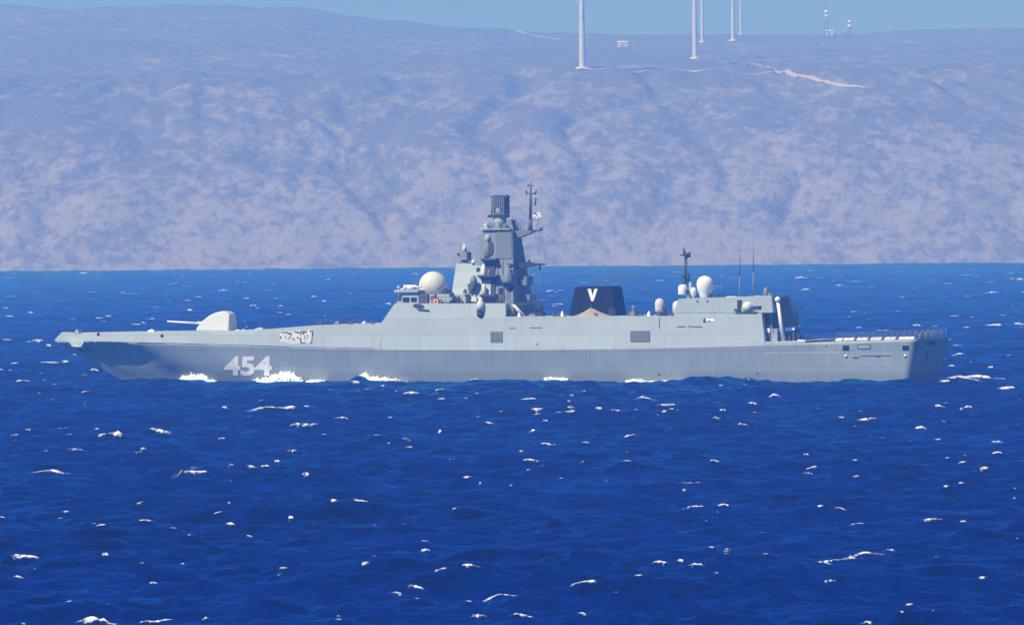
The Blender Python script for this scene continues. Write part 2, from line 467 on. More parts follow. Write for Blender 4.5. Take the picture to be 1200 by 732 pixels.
# ------------------------------------------------------------------ hills
SHORE = 3215.0
def terrain_h(x, y):
    x = np.asarray(x, float); y = np.asarray(y, float)
    bend = fbm(x/260, y/900, 3, 20)*40
    s = y - SHORE - fbm(x/90, x*0+3.3, 3, 31)*10 - sstep(0, 250, y-SHORE)*bend
    h = np.interp(s, [-300, -30, 0, 18, 120, 300, 430, 520, 640, 800],
                  [-8, -3, 0.4, 9, 45, 96, 121, 130, 134, 139])
    # gullies and spurs that run down the scarp
    face = sstep(10, 90, s)*(1 - sstep(430, 640, s))
    g = 1 - np.abs(fbm(x/95 + fbm(x/300, y/300, 2, 44)*0.8, y/520, 3, 40))*2.2
    h = h + face*(-8*np.clip(g, 0, 1)**2 + 3 + fbm(x/40, y/60, 4, 50)*3.5)
    ridge_px = np.interp(x, [-900,-560,-456,-304,-190,-114,0,76,150,300,380,456,900],
                         [0, 4, 4, 2, 8, 22, 37, 43, 45, 46, 42, 39, 30])
    hr = CAM_H + (269 - ridge_px)*A*4900
    t = np.clip((y - 3840)/(4900 - 3840), 0, 1)
    up = 139 + (hr - 139)*(0.75*t + 0.25*t*t)
    up = np.where(y > 4900, hr - (y - 4900)*0.10, up)
    w = sstep(700, 950, s)
    h = h*(1-w) + up*w
    return h + sstep(430, 900, s)*(fbm(x/120, y/160, 4, 60)*5.0) + sstep(0, 60, s)*fbm(x/14, y/14, 3, 70)*1.3
hx = np.concatenate([-np.geomspace(3600, 640, 30), np.arange(-630, 631, 3.0), np.geomspace(640, 3600, 30)])
hy = np.concatenate([np.arange(3150, 3900, 3.0), np.arange(3900, 5100, 7.0), np.linspace(5110, 5650, 14)])
HY, HX = np.meshgrid(hy, hx, indexing='ij')
HZ = terrain_h(HX, HY)
m, nt, b = new_mat('limestone_and_scrub')
tc = nd(nt, 'ShaderNodeTexCoord')
def tnoise(scale, det=4.0, rough=0.6, mp=None):
    n = nd(nt, 'ShaderNodeTexNoise', i_Scale=scale, i_Detail=det, i_Roughness=rough)
    src = tc.outputs['Object']
    if mp:
        q = nd(nt, 'ShaderNodeMapping'); q.inputs['Scale'].default_value = mp
        nt.links.new(src, q.inputs['Vector']); src = q.outputs[0]
    nt.links.new(src, n.inputs['Vector']); return n.outputs[0]
big = tnoise(0.008, 5.0, 0.6)
mid = tnoise(0.035, 6.0, 0.68, (1, .5, 1))
fine = tnoise(0.13, 6.0, 0.75, (1, .4, 1))
a1 = nd(nt, 'ShaderNodeMath', operation='MULTIPLY_ADD'); a1.inputs[1].default_value = 0.55
nt.links.new(mid, a1.inputs[0]); nt.links.new(fine, a1.inputs[2])
a2 = nd(nt, 'ShaderNodeMath', operation='MULTIPLY_ADD'); a2.inputs[1].default_value = 0.5
nt.links.new(big, a2.inputs[0]); nt.links.new(a1.outputs[0], a2.inputs[2])
geo = nd(nt, 'ShaderNodeSeparateXYZ'); nt.links.new(tc.outputs['Object'], geo.inputs[0])
# more bare rock low on the scarp, more scrub on the plateau
hgt = nd(nt, 'ShaderNodeMapRange'); hgt.inputs[1].default_value = 0; hgt.inputs[2].default_value = 150; hgt.inputs[3].default_value = 0.08; hgt.inputs[4].default_value = -0.09
nt.links.new(geo.outputs[2], hgt.inputs[0])
a3 = nd(nt, 'ShaderNodeMath', operation='ADD'); nt.links.new(a2.outputs[0], a3.inputs[0]); nt.links.new(hgt.outputs[0], a3.inputs[1])
cov = ramp(nt, a3.outputs[0], [(0.0, 0.0), (1.0, 1.0)])
mr = nd(nt, 'ShaderNodeMapRange'); mr.inputs[1].default_value = 0.97; mr.inputs[2].default_value = 1.13
nt.links.new(a3.outputs[0], mr.inputs[0])
tiny = tnoise(0.40, 4.0, 0.7, (1, .5, 1))
rock = mix(nt, tiny, (0.16, 0.15, 0.142), (0.35, 0.33, 0.315))
scrub = mix(nt, tiny, (0.07, 0.078, 0.06), (0.185, 0.175, 0.15))
c = mix(nt, mr.outputs[0], scrub, rock)
nt.links.new(c, b.inputs['Base Color'])
b.inputs['Roughness'].default_value = 0.95
b.inputs['Specular IOR Level'].default_value = 0.1
bp = nd(nt, 'ShaderNodeBump', i_Strength=0.7, i_Distance=2.5)
nt.links.new(fine, bp.inputs['Height']); nt.links.new(bp.outputs[0], b.inputs['Normal'])
M['hill'] = m
hills = grid_object('hills', HX, HY, HZ, M['hill'])
tag(hills, 'hazy limestone escarpment with scrub rising behind the sea to a plateau', 'hills', kind='structure')

M['track'] = paint('dirt_track', (0.42, 0.385, 0.35), wear=0.1, rough=0.95)
def ground_at(px, py, lo=3230, hi=5000):
    """walk along the line of sight until it meets the hillside"""
    o, dv = view_ray(px, py)
    yy = np.arange(lo, hi, 4.0); t = yy/dv.y
    zz = o.z + dv.z*t; gx = dv.x*t
    hit = np.nonzero(terrain_h(gx, yy) >= zz)[0]
    i = hit[0] if len(hit) else len(yy)-1
    return float(gx[i]), float(yy[i])
def track(name, label, pts, w):
    P2 = [ground_at(*q) for q in pts]
    dense = []
    for a_, b_ in zip(P2[:-1], P2[1:]):
        n = max(2, int(math.dist(a_, b_)/6))
        dense += [(a_[0]+(b_[0]-a_[0])*i/n, a_[1]+(b_[1]-a_[1])*i/n) for i in range(n)]
    dense.append(P2[-1])
    L = []
    for i, (x, y) in enumerate(dense):
        x0, y0 = dense[max(0, i-1)]; x1, y1 = dense[min(len(dense)-1, i+1)]
        l = math.hypot(x1-x0, y1-y0) or 1; nx, ny = -(y1-y0)/l, (x1-x0)/l
        ww = w*(0.75+0.5*random.random())
        L.append([(x+nx*ww*k, y+ny*ww*k) for k in (-.5, 0, .5)])
    X = np.array([[q[0] for q in r] for r in L]); Y = np.array([[q[1] for q in r] for r in L])
    o = grid_object(name, X, Y, terrain_h(X, Y)+0.5, M['track'])
    tag(o, label, 'road', kind='structure')
track('dirt_road', 'pale dirt road winding down the plateau right of the turbines', [(858,75),(885,75.5),(900,80),(912,86),(930,91),(955,96),(985,101),(1015,106)], 3.2)
track('dirt_road', 'short pale spur joining the winding dirt road', [(874,88.5),(895,88),(911,86.5)], 2.6)
track('dirt_road', 'thin pale road climbing the plateau left of the nearest turbine', [(590,33),(606,37),(622,41),(640,45),(655,47)], 5.0)
track('dirt_road', 'faint pale track along the plateau edge below the turbines', [(655,81),(682,81.5),(720,81),(760,84),(815,86),(858,86.5)], 2.2)

# ------------------------------------------------------------------ wind turbines, masts and a hut on the plateau
def make_turbine(H=78, RB=38):
    root = empty('wind_turbine', (0, 0, 0))
    MB().lathe((0, 0, -3), [(2.3, 0), (2.2, 3), (1.9, H*0.4), (1.45, H*0.75), (1.15, H+2)], 20).build('tower', M['tower'], root)
    MB().lathe((0, 0, -2), [(4.5, 0), (4.5, 2.6), (3.5, 2.8)], 16).build('foundation', M['house'], root)
    n = MB(); n.hexa([(-1.5,-4.5,H-1.6),(1.5,-4.5,H-1.6),(1.7,6,H-1.4),(-1.7,6,H-1.4),(-1.3,-4.5,H+1.7),(1.3,-4.5,H+1.7),(1.6,6,H+2.0),(-1.6,6,H+2.0)])
    nac = n.build('nacelle', M['tower'], root, bevel=0.4)
    h = MB(); h.tube((0,-4.5,H), (0,-6.6,H), 1.5, 1.3, 16); h.tube((0,-6.6,H), (0,-8.0,H), 1.3, 0.2, 16)
    h.build('hub', M['tower'], root)
    for k in range(3):
        bl = MB()
        secs = [(0.0, 0.9, 0.9), (0.08, 1.1, 0.8), (0.2, 1.7, 0.45), (0.5, 1.15, 0.28), (0.85, 0.6, 0.14), (1.0, 0.15, 0.06)]
        vs_ = []; fs = []
        for t, w, tk in secs:
            z = 1.0 + t*RB
            for (u, v) in ((-w*0.4, 0), (-w*0.1, tk), (w*0.6, tk*0.3), (w, 0), (w*0.6, -tk*0.3), (-w*0.1, -tk)):
                vs_.append((u, -5.7 + v, z))
        for i in range(len(secs)-1):
            for j in range(6):
                fs.append((i*6+j, i*6+(j+1) % 6, (i+1)*6+(j+1) % 6, (i+1)*6+j))
        fs.append(tuple(range(30, 36))); fs.append(tuple(range(5, -1, -1)))
        bl.add(vs_, fs, True)
        o = bl.build('blade', M['tower'], root)
        o.location = (0, 0, H)
        for v in o.data.vertices: pass
        o.rotation_euler = (0, R(180 + 120*k), 0)
    return root
def copy_tree(o, parent=None):
    c_ = o.copy(); col.objects.link(c_)
    if parent: c_.parent = parent
    for ch in list(o.children): copy_tree(ch, c_)
    return c_
turb = make_turbine()
TURB = [(682.5, 81, 1.0, 5, 'nearest and thickest white wind turbine tower, alone on the plateau edge'),
        (814.5, 69, 1.0, 40, 'white wind turbine in front of the close pair right of the alone one'),
        (823.0, 50, 1.0, 75, 'thinner white wind turbine just behind the front one of the close pair'),
        (859.0, 48, 1.0, 20, 'white wind turbine with base on the ridge line, right of the close pair'),
        (868.5, 47, 1.0, 100, 'faintest and farthest wind turbine, slim tower right of the ridge one')]
for i, (px, py, s, spin, lab) in enumerate(TURB):
    o = turb if i == 0 else copy_tree(turb)
    x, y = ground_at(px, py)
    if i == 4: y += 120; x = at_range(px, py, y).x
    o.location = (x, y, float(terrain_h(x, y)))
    o.rotation_euler = (0, 0, R(8*i - 6))
    o.scale = ((1, 1, 1), (.9, .9, 1), (.65, .65, 1), (.75, .75, 1), (.6, .6, 1))[i]
    k = 0
    for ch in o.children:
        if ch.name.startswith('blade'):
            ch.rotation_euler = (0, R(180 + 120*k + spin), 0); k += 1
    tag(o, lab, 'wind turbine', 'wind turbines on the plateau')

def telecom(px, py, h, lab, drums):
    x, y = ground_at(px, py)
    root = tag(empty('lattice_mast', (x, y, float(terrain_h(x, y)))), lab, 'antenna mast', 'antenna masts on the ridge')
    L = MB(); a0, a1 = 2.2, 0.6
    for sx in (-1, 1):
        for sy in (-1, 1): L.tube((sx*a0, sy*a0, -2), (sx*a1, sy*a1, h), 0.14, 0.1, 5)
    for k in range(12):
        t0, t1 = k/12, (k+1)/12; w0 = a0+(a1-a0)*t0; w1 = a0+(a1-a0)*t1
        for sy in (-1, 1):
            L.tube((-w0, sy*w0, h*t0), (w1, sy*w1, h*t1), 0.07, n=4); L.tube((w0, sy*w0, h*t0), (-w1, sy*w1, h*t1), 0.07, n=4)
            L.tube((sy*w0, -w0, h*t0), (sy*w1, w1, h*t1), 0.07, n=4)
    L.build('lattice_tower', M['gear'], root)
    for (z, r) in drums:
        q = MB(); q.tube((0, -1.2, z), (0, -2.6, z), r, r*0.95, 16); q.build('drum_antenna', M['white'], root)
    MB().tube((0, 0, h), (0, 0, h+9), 0.12, 0.05, 6).build('whip', M['gear'], root)
telecom(968.5, 44, 24, 'lattice antenna mast with two white drums on the ridge, the taller one', [(22, 1.9), (18.5, 1.6)])
telecom(995.5, 46, 17, 'shorter lattice antenna mast with pale drums on the ridge right of the taller', [(15, 1.6), (11, 1.8)])
for px, py, w, lab in ((729.5, 55, 8.5, 'small pale building alone on the plateau right of the nearest turbine'), (972, 41.5, 6, 'low pale hut at the foot of the taller antenna mast')):
    x, y = ground_at(px, py); z = float(terrain_h(x, y))
    h_ = tag(empty('stone_hut', (x, y, z)), lab, 'building', 'buildings on the plateau')
    MB().box(-w/2, w/2, -3, 3, -2, 3.6).build('wall', M['house'], h_)
    MB().hexa([(-w/2-.4,-3.4,3.6),(w/2+.4,-3.4,3.6),(w/2+.4,3.4,3.6),(-w/2-.4,3.4,3.6),(-w/2,-.5,4.6),(w/2,-.5,4.6),(w/2,.5,4.6),(-w/2,.5,4.6)]).build('roof', M['white'], h_)
    MB().box(-0.6, 0.6, -3.06, -3.002, 0, 2.1).build('door', M['dark'], h_)

# ------------------------------------------------------------------ the warship (x runs aft, -y is the port side, z = 0 the waterline)
YAW = R(-21)
ship = empty('warship', (0, 800, 0), YAW)
tag(ship, 'long grey warship with white hull number 454 and black funnel crossing the blue sea', 'warship')
S_INV = (Matrix.Translation((0, 800, 0)) @ Matrix.Rotation(YAW, 4, 'Z')).inverted()
S_ROT = S_INV.to_3x3()
def local_ray(px, py):
    o, dv = view_ray(px, py); return S_INV @ o, (S_ROT @ dv).normalized()
def P(px, py, y):
    """photograph measurement -> ship frame, on the fore-and-aft plane at offset y"""
    o, dv = local_ray(px, py); t = (y - o.y)/dv.y; return o + dv*t
TUM = 0.17                       # inward lean of the upper sides
HB = 8.2                         # half beam at the knuckle, height 5 m
def side_y(z): return -(HB - (z - 5.0)*TUM)
def S(px, py):
    """the same, on the leaning port side"""
    o, dv = local_ray(px, py); n = Vector((0, 1, -TUM)); t = (-HB - 5.0*TUM - n.dot(o))/n.dot(dv)
    return o + dv*t

# --- lines of the hull
LB = P(64, 399, 0).x
KN = [(64,399),(100,399.3),(210,402),(290,404.3),(370,406.5),(450,408),(600,408.3),(760,406.3),(890,402.8),(960,401),(1074,397.5)]
bk_t = [0, .01, .03, .06, .1, .15, .2, .3, .4, 1.0]; bk_v = [0, .9, 2.3, 3.8, 5.1, 6.2, 6.9, 7.8, 8.2, 8.2]
LS = S(1074, 397.5).x
def smooth_interp(x, xs, ys):
    x = np.asarray(x, float)
    return (np.interp(x-.015, xs, ys) + 2*np.interp(x, xs, ys) + np.interp(x+.015, xs, ys))/4 if True else 0
def bk_base(t): return float(np.interp(t, bk_t, bk_v))
kx, kz = [], []
for (px, py) in KN:
    y = 0.0
    for _ in range(12):
        p = P(px, py, y); t = (p.x-LB)/(LS-LB); y = -bk_base(max(0, t))
    kx.append(p.x); kz.append(p.z)
kx[0] = LB
def knuckle_z(x): return float(np.interp(x, kx, kz))
def knuckle_b(x):
    t = (x-LB)/(LS-LB); bb = bk_base(t)
    return bb - (knuckle_z(x)-5.0)*TUM*min(1, max(0, (t-.2)/.2))
# stem line
st = [P(64, 399, 0), P(84, 412, 0), P(106, 426, 0), P(128, 437, 0), P(152, 449, 0)]
sz = [q.z for q in st][::-1]; sx = [q.x for q in st][::-1]
def stem_x(z): return float(np.interp(z, [-5.0] + sz, [sx[0] + 7.0] + sx))
zt_, zb_ = S(1074, 397.5).z, 0.0
def end_x(z): return LS + (z - zt_)*0.22
bw_t = [0, .02, .0375, .067, .1, .14, .2, .25, .35, .45, .6, 1.0]; bw_v = [0.03, .7, 1.3, 2.15, 3.15, 4.6, 5.95, 6.45, 6.85, 7.05, 7.25, 7.2]
NT, NV = 150, 16
ts = np.concatenate([np.linspace(0, .12, 40)**1.0, np.linspace(.125, 1, NT-40)])
hull = MB(); vs_ = []; NVV = NV+3
for t in ts:
    zk = knuckle_z(LB + t*(LS-LB)); bkv = knuckle_b(LB + t*(LS-LB)); bwv = float(np.interp(t, bw_t, bw_v))
    pw = 2.6 - 1.6*min(1, t/.5)
    for i in range(NVV):
        if i < 3:
            z = -4.5 + i*1.5; bb = bwv*(0.62 + 0.127*i)
        else:
            q = (i-3)/(NV-1); z = q*zk; sharp = 1 - min(1, max(0, (t-.08)/.05)); sharp = sharp*sharp*(3-2*sharp)
            kn = .17*q/.40 if q < .40 else .17 + .83*((q-.40)/.60)**1.9           # below the flare the bow stands nearly upright
            bb = bwv + (bkv-bwv)*(kn*sharp + (0.8*q + 0.2*q**1.6)*(1-sharp))
        x = stem_x(z) + t*(end_x(z) - stem_x(z))
        vs_.append((x, -bb, z))
n = len(ts); fs = []
star = [(x, -y, z) for x, y, z in vs_]
for a in range(n-1):
    for i in range(NVV-1):
        p = a*NVV+i; fs.append((p, p+NVV, p+NVV+1, p+1))
hull.add(vs_, fs, True); hull.add(star, [f[::-1] for f in fs], True)
N0 = len(vs_); e = (n-1)*NVV
hull.sm += [False]*(NVV-1 + n-1); 
for i in range(NVV-1): hull.f.append([e+i, N0+e+i, N0+e+i+1, e+i+1])                   # transom
for a in range(n-1): hull.f.append([a*NVV+NVV-1, (a+1)*NVV+NVV-1, N0+(a+1)*NVV+NVV-1, N0+a*NVV+NVV-1])   # deck
HULL_BVH = BVHTree.FromPolygons([Vector(q) for q in hull.v], hull.f)
hull.build('hull', M['hull'], ship)
def H(px, py):
    """measurement -> the hull's own surface"""
    o, dv = local_ray(px, py); h = HULL_BVH.ray_cast(o, dv)
    return h[0] if h[0] else S(px, py)

# --- bulwark strip of the forecastle: leaning in above the knuckle, up to the foot of the bridge front
TOP = [(64,398),(70,391.5),(73,388.8),(79,390),(150,389.3),(230,388.6),(300,386.6),(330,384.2),(365,381.2),(400,380.1),(446,379.6)]
tx, tz = [], []
for (px, py) in TOP:
    y = 0
    for _ in range(12):
        p = P(px, py, y); x = max(p.x, LB); y = -max(knuckle_b(x)*0.72, knuckle_b(x) - max(0, p.z-knuckle_z(x))*TUM)
    tx.append(p.x); tz.append(p.z)
tx[0] = LB
XF = S(446, 395).x
fx = np.unique(np.concatenate([np.linspace(LB, LB+8, 30), np.linspace(LB+8, XF, 70)]))
bul = MB(); row = []
for x in fx:
    zk = knuckle_z(x); ztop = max(zk+0.02, float(np.interp(x, tx, tz)))
    kb = max(knuckle_b(x), 0.02); tb = max(kb*0.72, kb-(ztop-zk)*TUM)
    row.append((x, kb+0.004, zk-0.004, tb, ztop))
vv = []
for x, kb, zk, tb, ztop in row: vv += [(x,-kb,zk),(x,-tb,ztop),(x,tb,ztop),(x,kb,zk)]
ff = []
for i in range(len(row)-1):
    a = i*4; ff += [(a,a+4,a+5,a+1),(a+1,a+5,a+6,a+2),(a+2,a+6,a+7,a+3)]
ff.append((0,1,2,3)); a = (len(row)-1)*4; ff.append((a+3,a+2,a+1,a))
bul.add(vv, ff); bul.build('forecastle', M['grey'], ship)
def fore_side(px, py):
    o, dv = local_ray(px, py); best = None
    y = -7.0
    for _ in range(15):
        p = P(px, py, y); y = -(knuckle_b(p.x) - max(0, p.z-knuckle_z(p.x))*TUM)
    return p

def house(name, outline, mat, z_lean=None):
    """a block spanning the beam: port outline measured on the leaning side, mirrored to starboard"""
    pts = [S(*q) for q in outline]
    return MB().prism(pts, lambda q: (q.x, side_y(q.z), q.z), lambda q: (q.x, -side_y(q.z), q.z)).build(name, mat, ship)
house('deckhouse', [(446,408),(446,379.6),(462.5,355.4),(592.5,355.6),(592.5,370.6),(592.5,408.2)], M['grey'])
house('waist', [(592.6,408.2),(592.6,371),(789.9,370.3),(789.9,405.6),(700,407)], M['grey'])
house('hangar', [(790,405.5),(790,367.2),(892.5,366.6),(896.5,402.4)], M['grey'])
uh = [S(*v) for v in [(790,366.8),(795.2,350),(904,346.3),(905.6,366.2)]]
MB().prism(uh, lambda v: (v.x, side_y(v.z), v.z), lambda v: (v.x, 4.6-(v.z-uh[0].z)*1.5, v.z)).build('hangar', M['upper'], ship)
# deck plates a little below the coamings are the blocks' own tops
# --- small pieces on the side
def side_panel(name, mat, corners, proud=0.03, fn=S, parent=ship, depth=0.25):
    q = [fn(*c_) for c_ in corners]
    return MB().prism(q, lambda v: (v.x, v.y-proud, v.z), lambda v: (v.x, v.y+depth, v.z)).build(name, mat, parent)
def screen(x0, x1, y0, y1, nx, ny):
    r = side_panel('air_intake', M['gear'], [(x0,y1),(x1,y1),(x1,y0),(x0,y0)], 0.02)
    lv = MB()
    for k in range(ny):
        f0, f1 = (k+.15)/ny, (k+.8)/ny
        a = S(x0+.5, y0+(y1-y0)*f0); b_ = S(x1-.5, y0+(y1-y0)*f0); c_ = S(x1-.5, y0+(y1-y0)*f1); d_ = S(x0+.5, y0+(y1-y0)*f1)
        lv.prism([a, b_, c_, d_], lambda v: (v.x, v.y-.07, v.z), lambda v: (v.x, v.y+.1, v.z))
    lv.build('louvre', M['vent'], r)
screen(574.8, 589.3, 388.2, 401.3, 1, 9)
screen(738.6, 762, 387.4, 400.8, 1, 9)
side_panel('scuttle', M['dark'], [(628.4,404),(630.2,404),(630.2,402.3),(628.4,402.3)])
for x0, x1, y in ((621,635,383.8),(597,604,384.2)):
    side_panel('grab_rail', M['gear'], [(x0,y+.5),(x1,y+.5),(x1,y-.4),(x0,y-.4)], 0.05)
for x0, x1, y in ((793,803,382.6),(806,811,382.3),(812,822.5,382.8)):
    side_panel('vent_slot', M['dark'], [(x0,y+.6),(x1,y+.6),(x1,y-.5),(x0,y-.5)], 0.03)
side_panel('status_board', M['white'], [(826.5,376.6),(837,376.6),(837,373.2),(826.5,373.2)], 0.05)
side_panel('scuttle', M['dark'], [(824,377),(827.5,377),(827,372.8),(825,372.8)], 0.09)
side_panel('board_stripe', M['red'], [(829,376.2),(833,376.2),(833,375.2),(829,375.2)], 0.07)
# oval mooring port with its hinged flap forward
ov = [(491 + 7.2*math.cos(t)*(1 if math.cos(t) < 0 else .9), 358.9 + 3.1*math.sin(t) + 0.9*math.cos(t)) for t in np.linspace(0, 2*math.pi, 20)[:-1]]
side_panel('mooring_port', M['dark'], ov, 0.02)
q0 = S(490, 361.9); q1 = S(503, 364)
MB().tube((q0.x, q0.y-.15, q0.z), (q1.x, q1.y-.05, q1.z), 0.12).build('mooring_boom', M['gear'], ship)
# worn patch below the forecastle deck edge, white with scraped dark strokes
wp = MB(); cs_ = []
for k in range(15):
    u = k/14; px = 328+38*u
    top = np.interp(px, [328,334,350,366],[391,388.2,387.4,386.4]) + .5*math.sin(px*1.9); bot = np.interp(px, [328,345,358,366],[400.6,402.8,402.2,401.8]) - .5*math.sin(px*2.7)
    a, b_ = fore_side(px, top), fore_side(px, bot); cs_ += [(a.x, a.y-.025, a.z), (b_.x, b_.y-.025, b_.z)]
wp.add(cs_, [(2*k,2*k+1,2*k+3,2*k+2) for k in range(14)]); wp = wp.build('painted_patch', M['patch'], ship)
r3 = random.Random(3)
def stroke(a, b_, w):
    pa, pb = fore_side(*a), fore_side(*b_)
    MB().tube((pa.x, pa.y-.03, pa.z), (pb.x, pb.y-.03, pb.z), w, w*.8, 5).build('scraped_mark', M['gear'], wp)
for a, b_, w in [((331,389.5),(336,389.2),.10),((336,389.4),(342,391.6),.14),((345.5,388.6),(351,389.6),.13),((352.5,388.4),(360,388.4),.11),((352.8,388.5),(352.6,392),.13),((356,389),(355.8,391.4),.15),
                 ((363.4,387.5),(366.6,388),.12),((366.6,388),(366,393.5),.12),((366,394),(365.2,400),.07),((329.2,394),(328.6,396.4),.13),((343,396),(345.6,399),.11),((348,395),(350.5,396),.10),((352.5,396),(352.6,400.4),.15),
                 ((352.5,401.6),(358,401.4),.09),((364.8,400.6),(365.2,401.4),.16),((333,393),(336,396.5),.07),((338,397),(341,393.5),.06),((357,393),(357.6,398),.07),((360.5,391),(361,396),.08)]:
    stroke(a, b_, w)
# fairleads along the forecastle edge
for px, py in ((115.5,391.6),(190,393.3)):
    p = fore_side(px, py); MB().tube((p.x, p.y-.06, p.z), (p.x, p.y+.3, p.z), 0.28, n=12).build('fairlead', M['dark'], ship)
# anchor bolster, anchor and the painted shade under the bolster
p0 = fore_side(86, 399.2); p1 = fore_side(96, 399.2); hb = H(100, 411.5); hb2 = H(92, 402)
ab = MB()
ab.hexa([(p0.x, p0.y-.45, p0.z-.95),(p1.x, p1.y-.45, p1.z-.95),(p1.x, p1.y+1.4, p1.z-.6),(p0.x, p0.y+1.4, p0.z-.6),
         (p0.x-1.0, p0.y-.06, p0.z+.15),(p1.x+.6, p1.y-.06, p1.z+.15),(p1.x+.6, p1.y+1.4, p1.z+.1),(p0.x-1.0, p0.y+1.4, p0.z+.1)])
ab = ab.build('anchor_bolster', M['grey'], ship, bevel=.12)
a0 = H(94.5, 400.6); a1 = H(102.5, 410.5)
MB().tube((a0.x, a0.y-.55, a0.z), (a1.x, a1.y-.50, a1.z), .30, .38, 8).build('anchor_shank', M['grey'], ship)
fl = MB(); fl.hexa([(a1.x-.95, a1.y-.7, a1.z-.25),(a1.x+.75, a1.y-.7, a1.z-.4),(a1.x+.75, a1.y+.1, a1.z-.4),(a1.x-.95, a1.y+.1, a1.z-.25),
                    (a1.x-.6, a1.y-.6, a1.z+.2),(a1.x+.5, a1.y-.6, a1.z+.12),(a1.x+.5, a1.y+.1, a1.z+.12),(a1.x-.6, a1.y+.1, a1.z+.2)])
fl.build('anchor_fluke', M['gear'], ship)
rc = [H(*q) for q in ((88,401.5),(94,401.5),(100.5,411.6),(94,411.6))]
MB().prism(rc, lambda v: (v.x, v.y-.10, v.z), lambda v: (v.x, v.y+.3, v.z)).build('anchor_shadow', M['dark'], ship)  # dark plate standing in for the shade beneath the bolster
# gear along the forecastle
def lump(name, px, py, y, w, h, dpt, mat='gear', parent=ship):
    """a small squat fitting standing on a deck: tapered block with a cap; py is its foot"""
    p = P(px, py, y); m_ = MB()
    m_.hexa([(p.x-w/2,y-dpt/2,p.z-.1),(p.x+w/2,y-dpt/2,p.z-.1),(p.x+w/2,y+dpt/2,p.z-.1),(p.x-w/2,y+dpt/2,p.z-.1),
             (p.x-w*.36,y-dpt*.36,p.z+h*.8),(p.x+w*.36,y-dpt*.36,p.z+h*.8),(p.x+w*.36,y+dpt*.36,p.z+h*.8),(p.x-w*.36,y+dpt*.36,p.z+h*.8)])
    m_.lathe((p.x, y, p.z+h*.75), [(w*.25,0),(w*.25,h*.2),(w*.12,h*.3)], 8)
    return m_.build(name, M[mat], parent)
lump('mooring_bitt', 90.5, 390.2, -2.2, .6, .55, .5, 'grey'); lump('mooring_bitt', 95, 390.2, -2.4, .45, .5, .5)
lump('capstan', 178, 389.4, -2.5, 1.2, .45, 1.0, 'white'); lump('deck_hatch', 305, 387.2, -4, 1.6, .45, 1.2, 'grey'); lump('deck_hatch', 286, 387.8, -4, .9, .3, .9, 'grey')
rl = MB(); tops = []
for i, px in enumerate((370,376,382,388,394,400,407,414,421,428,435)):
    p = P(px, 380.6, -6.0); hgt = .75 + (.35 if i in (0, 5) else 0)
    rl.tube((p.x, -6.0, p.z-.1), (p.x, -6.0, p.z+hgt), .05, n=5); tops.append((p.x, -6.0, p.z+.72))
rl.path(tops, .03, 4); rl.build('guard_rail', M['gear'], ship)
for px, w, mt in ((376,.5,'gear'),(395,.7,'grey'),(411,.6,'gear'),(427,.8,'white'),(437,.6,'gear')): lump('deck_vent', px, 380.4, -5.4, w, .5, .5, mt)

# --- gun
g = P(252, 388.5, 0)
gun = MB()
prof = [(229.3,388.4),(230.5,383.5),(236,376.2),(243,370),(250,366.4),(257,364.6),(262.5,364.6),(267.6,368.3),(268.2,388.4)]
pp = [P(q[0], q[1], -1.6) for q in prof]
zb, ztp = pp[0].z, pp[5].z
hw = lambda z: 1.75 - 0.75*max(0.0, (z-zb)/(ztp-zb))**1.5
gun.prism(pp, lambda v: (v.x, -hw(v.z), v.z), lambda v: (v.x, hw(v.z), v.z))
gun = gun.build('gun_turret', M['gunshield'], ship, bevel=.22)
gb = P(232, 378.6, 0); ge = P(196, 376.4, 0)
MB().tube((gb.x+1.2, 0, gb.z), (gb.x-.2, 0, gb.z+.04), .28, .2, 10).build('barrel_sleeve', M['gunshield'], gun)
MB().tube((gb.x, 0, gb.z), (ge.x, 0, ge.z), .16, .11, 10).build('gun_barrel', M['white'], gun)
MB().lathe((pp[4].x+.6, 0, zb-.35), [(2.3,0),(2.3,.3),(2.1,.36)], 28).build('turret_ring', M['deck'], gun)
lump('gun_hatch', 279, 388.2, -1.2, 1.1, .28, .9, 'white', gun)

# --- bridge
br = MB()
zb0, zb1 = P(480, 355.6, -6.6).z, P(480, 342.4, -6.4).z
xb0, xb1 = P(463, 350, -4).x, P(490.3, 350, -6.5).x
plan = [(xb0, -3.4), (P(470.4,350,-6.5).x, -6.5), (xb1, -6.5), (xb1, 6.5), (P(470.4,350,-6.5).x, 6.5), (xb0, 3.4)]
br.prism(plan, lambda q: (q[0], q[1], zb0), lambda q: (q[0]+.15*(1 if q[0] < xb1 else 0), q[1]*.97, zb1))
br = br.build('bridge', M['upper'], ship)
roof = [(q[0]-(.35 if q[0] < xb1 else 0), q[1]*1.03) for q in plan]
MB().prism(roof, lambda q: (q[0], q[1], zb1), lambda q: (q[0], q[1], zb1+.32)).build('bridge_roof', M['grey'], br)
def pane(px0, px1, py0, py1, y, parent, proud=.12):
    a, b_ = P(px0, py1, y-proud), P(px1, py0, y-proud)
    MB().box(a.x, b_.x, y-proud, y+.15, a.z, b_.z).build('window', M['glass'], parent)
pane(472, 479, 348.4, 353.6, -6.46, br); pane(481.4, 487.6, 348.4, 353.2, -6.46, br)
dv_ = Vector((plan[1][0]-plan[0][0], plan[1][1]-plan[0][1], 0)); ln = dv_.length; dv_.normalize(); nn = Vector((dv_.y, -dv_.x, 0))
nn = nn if nn.x < 0 else -nn
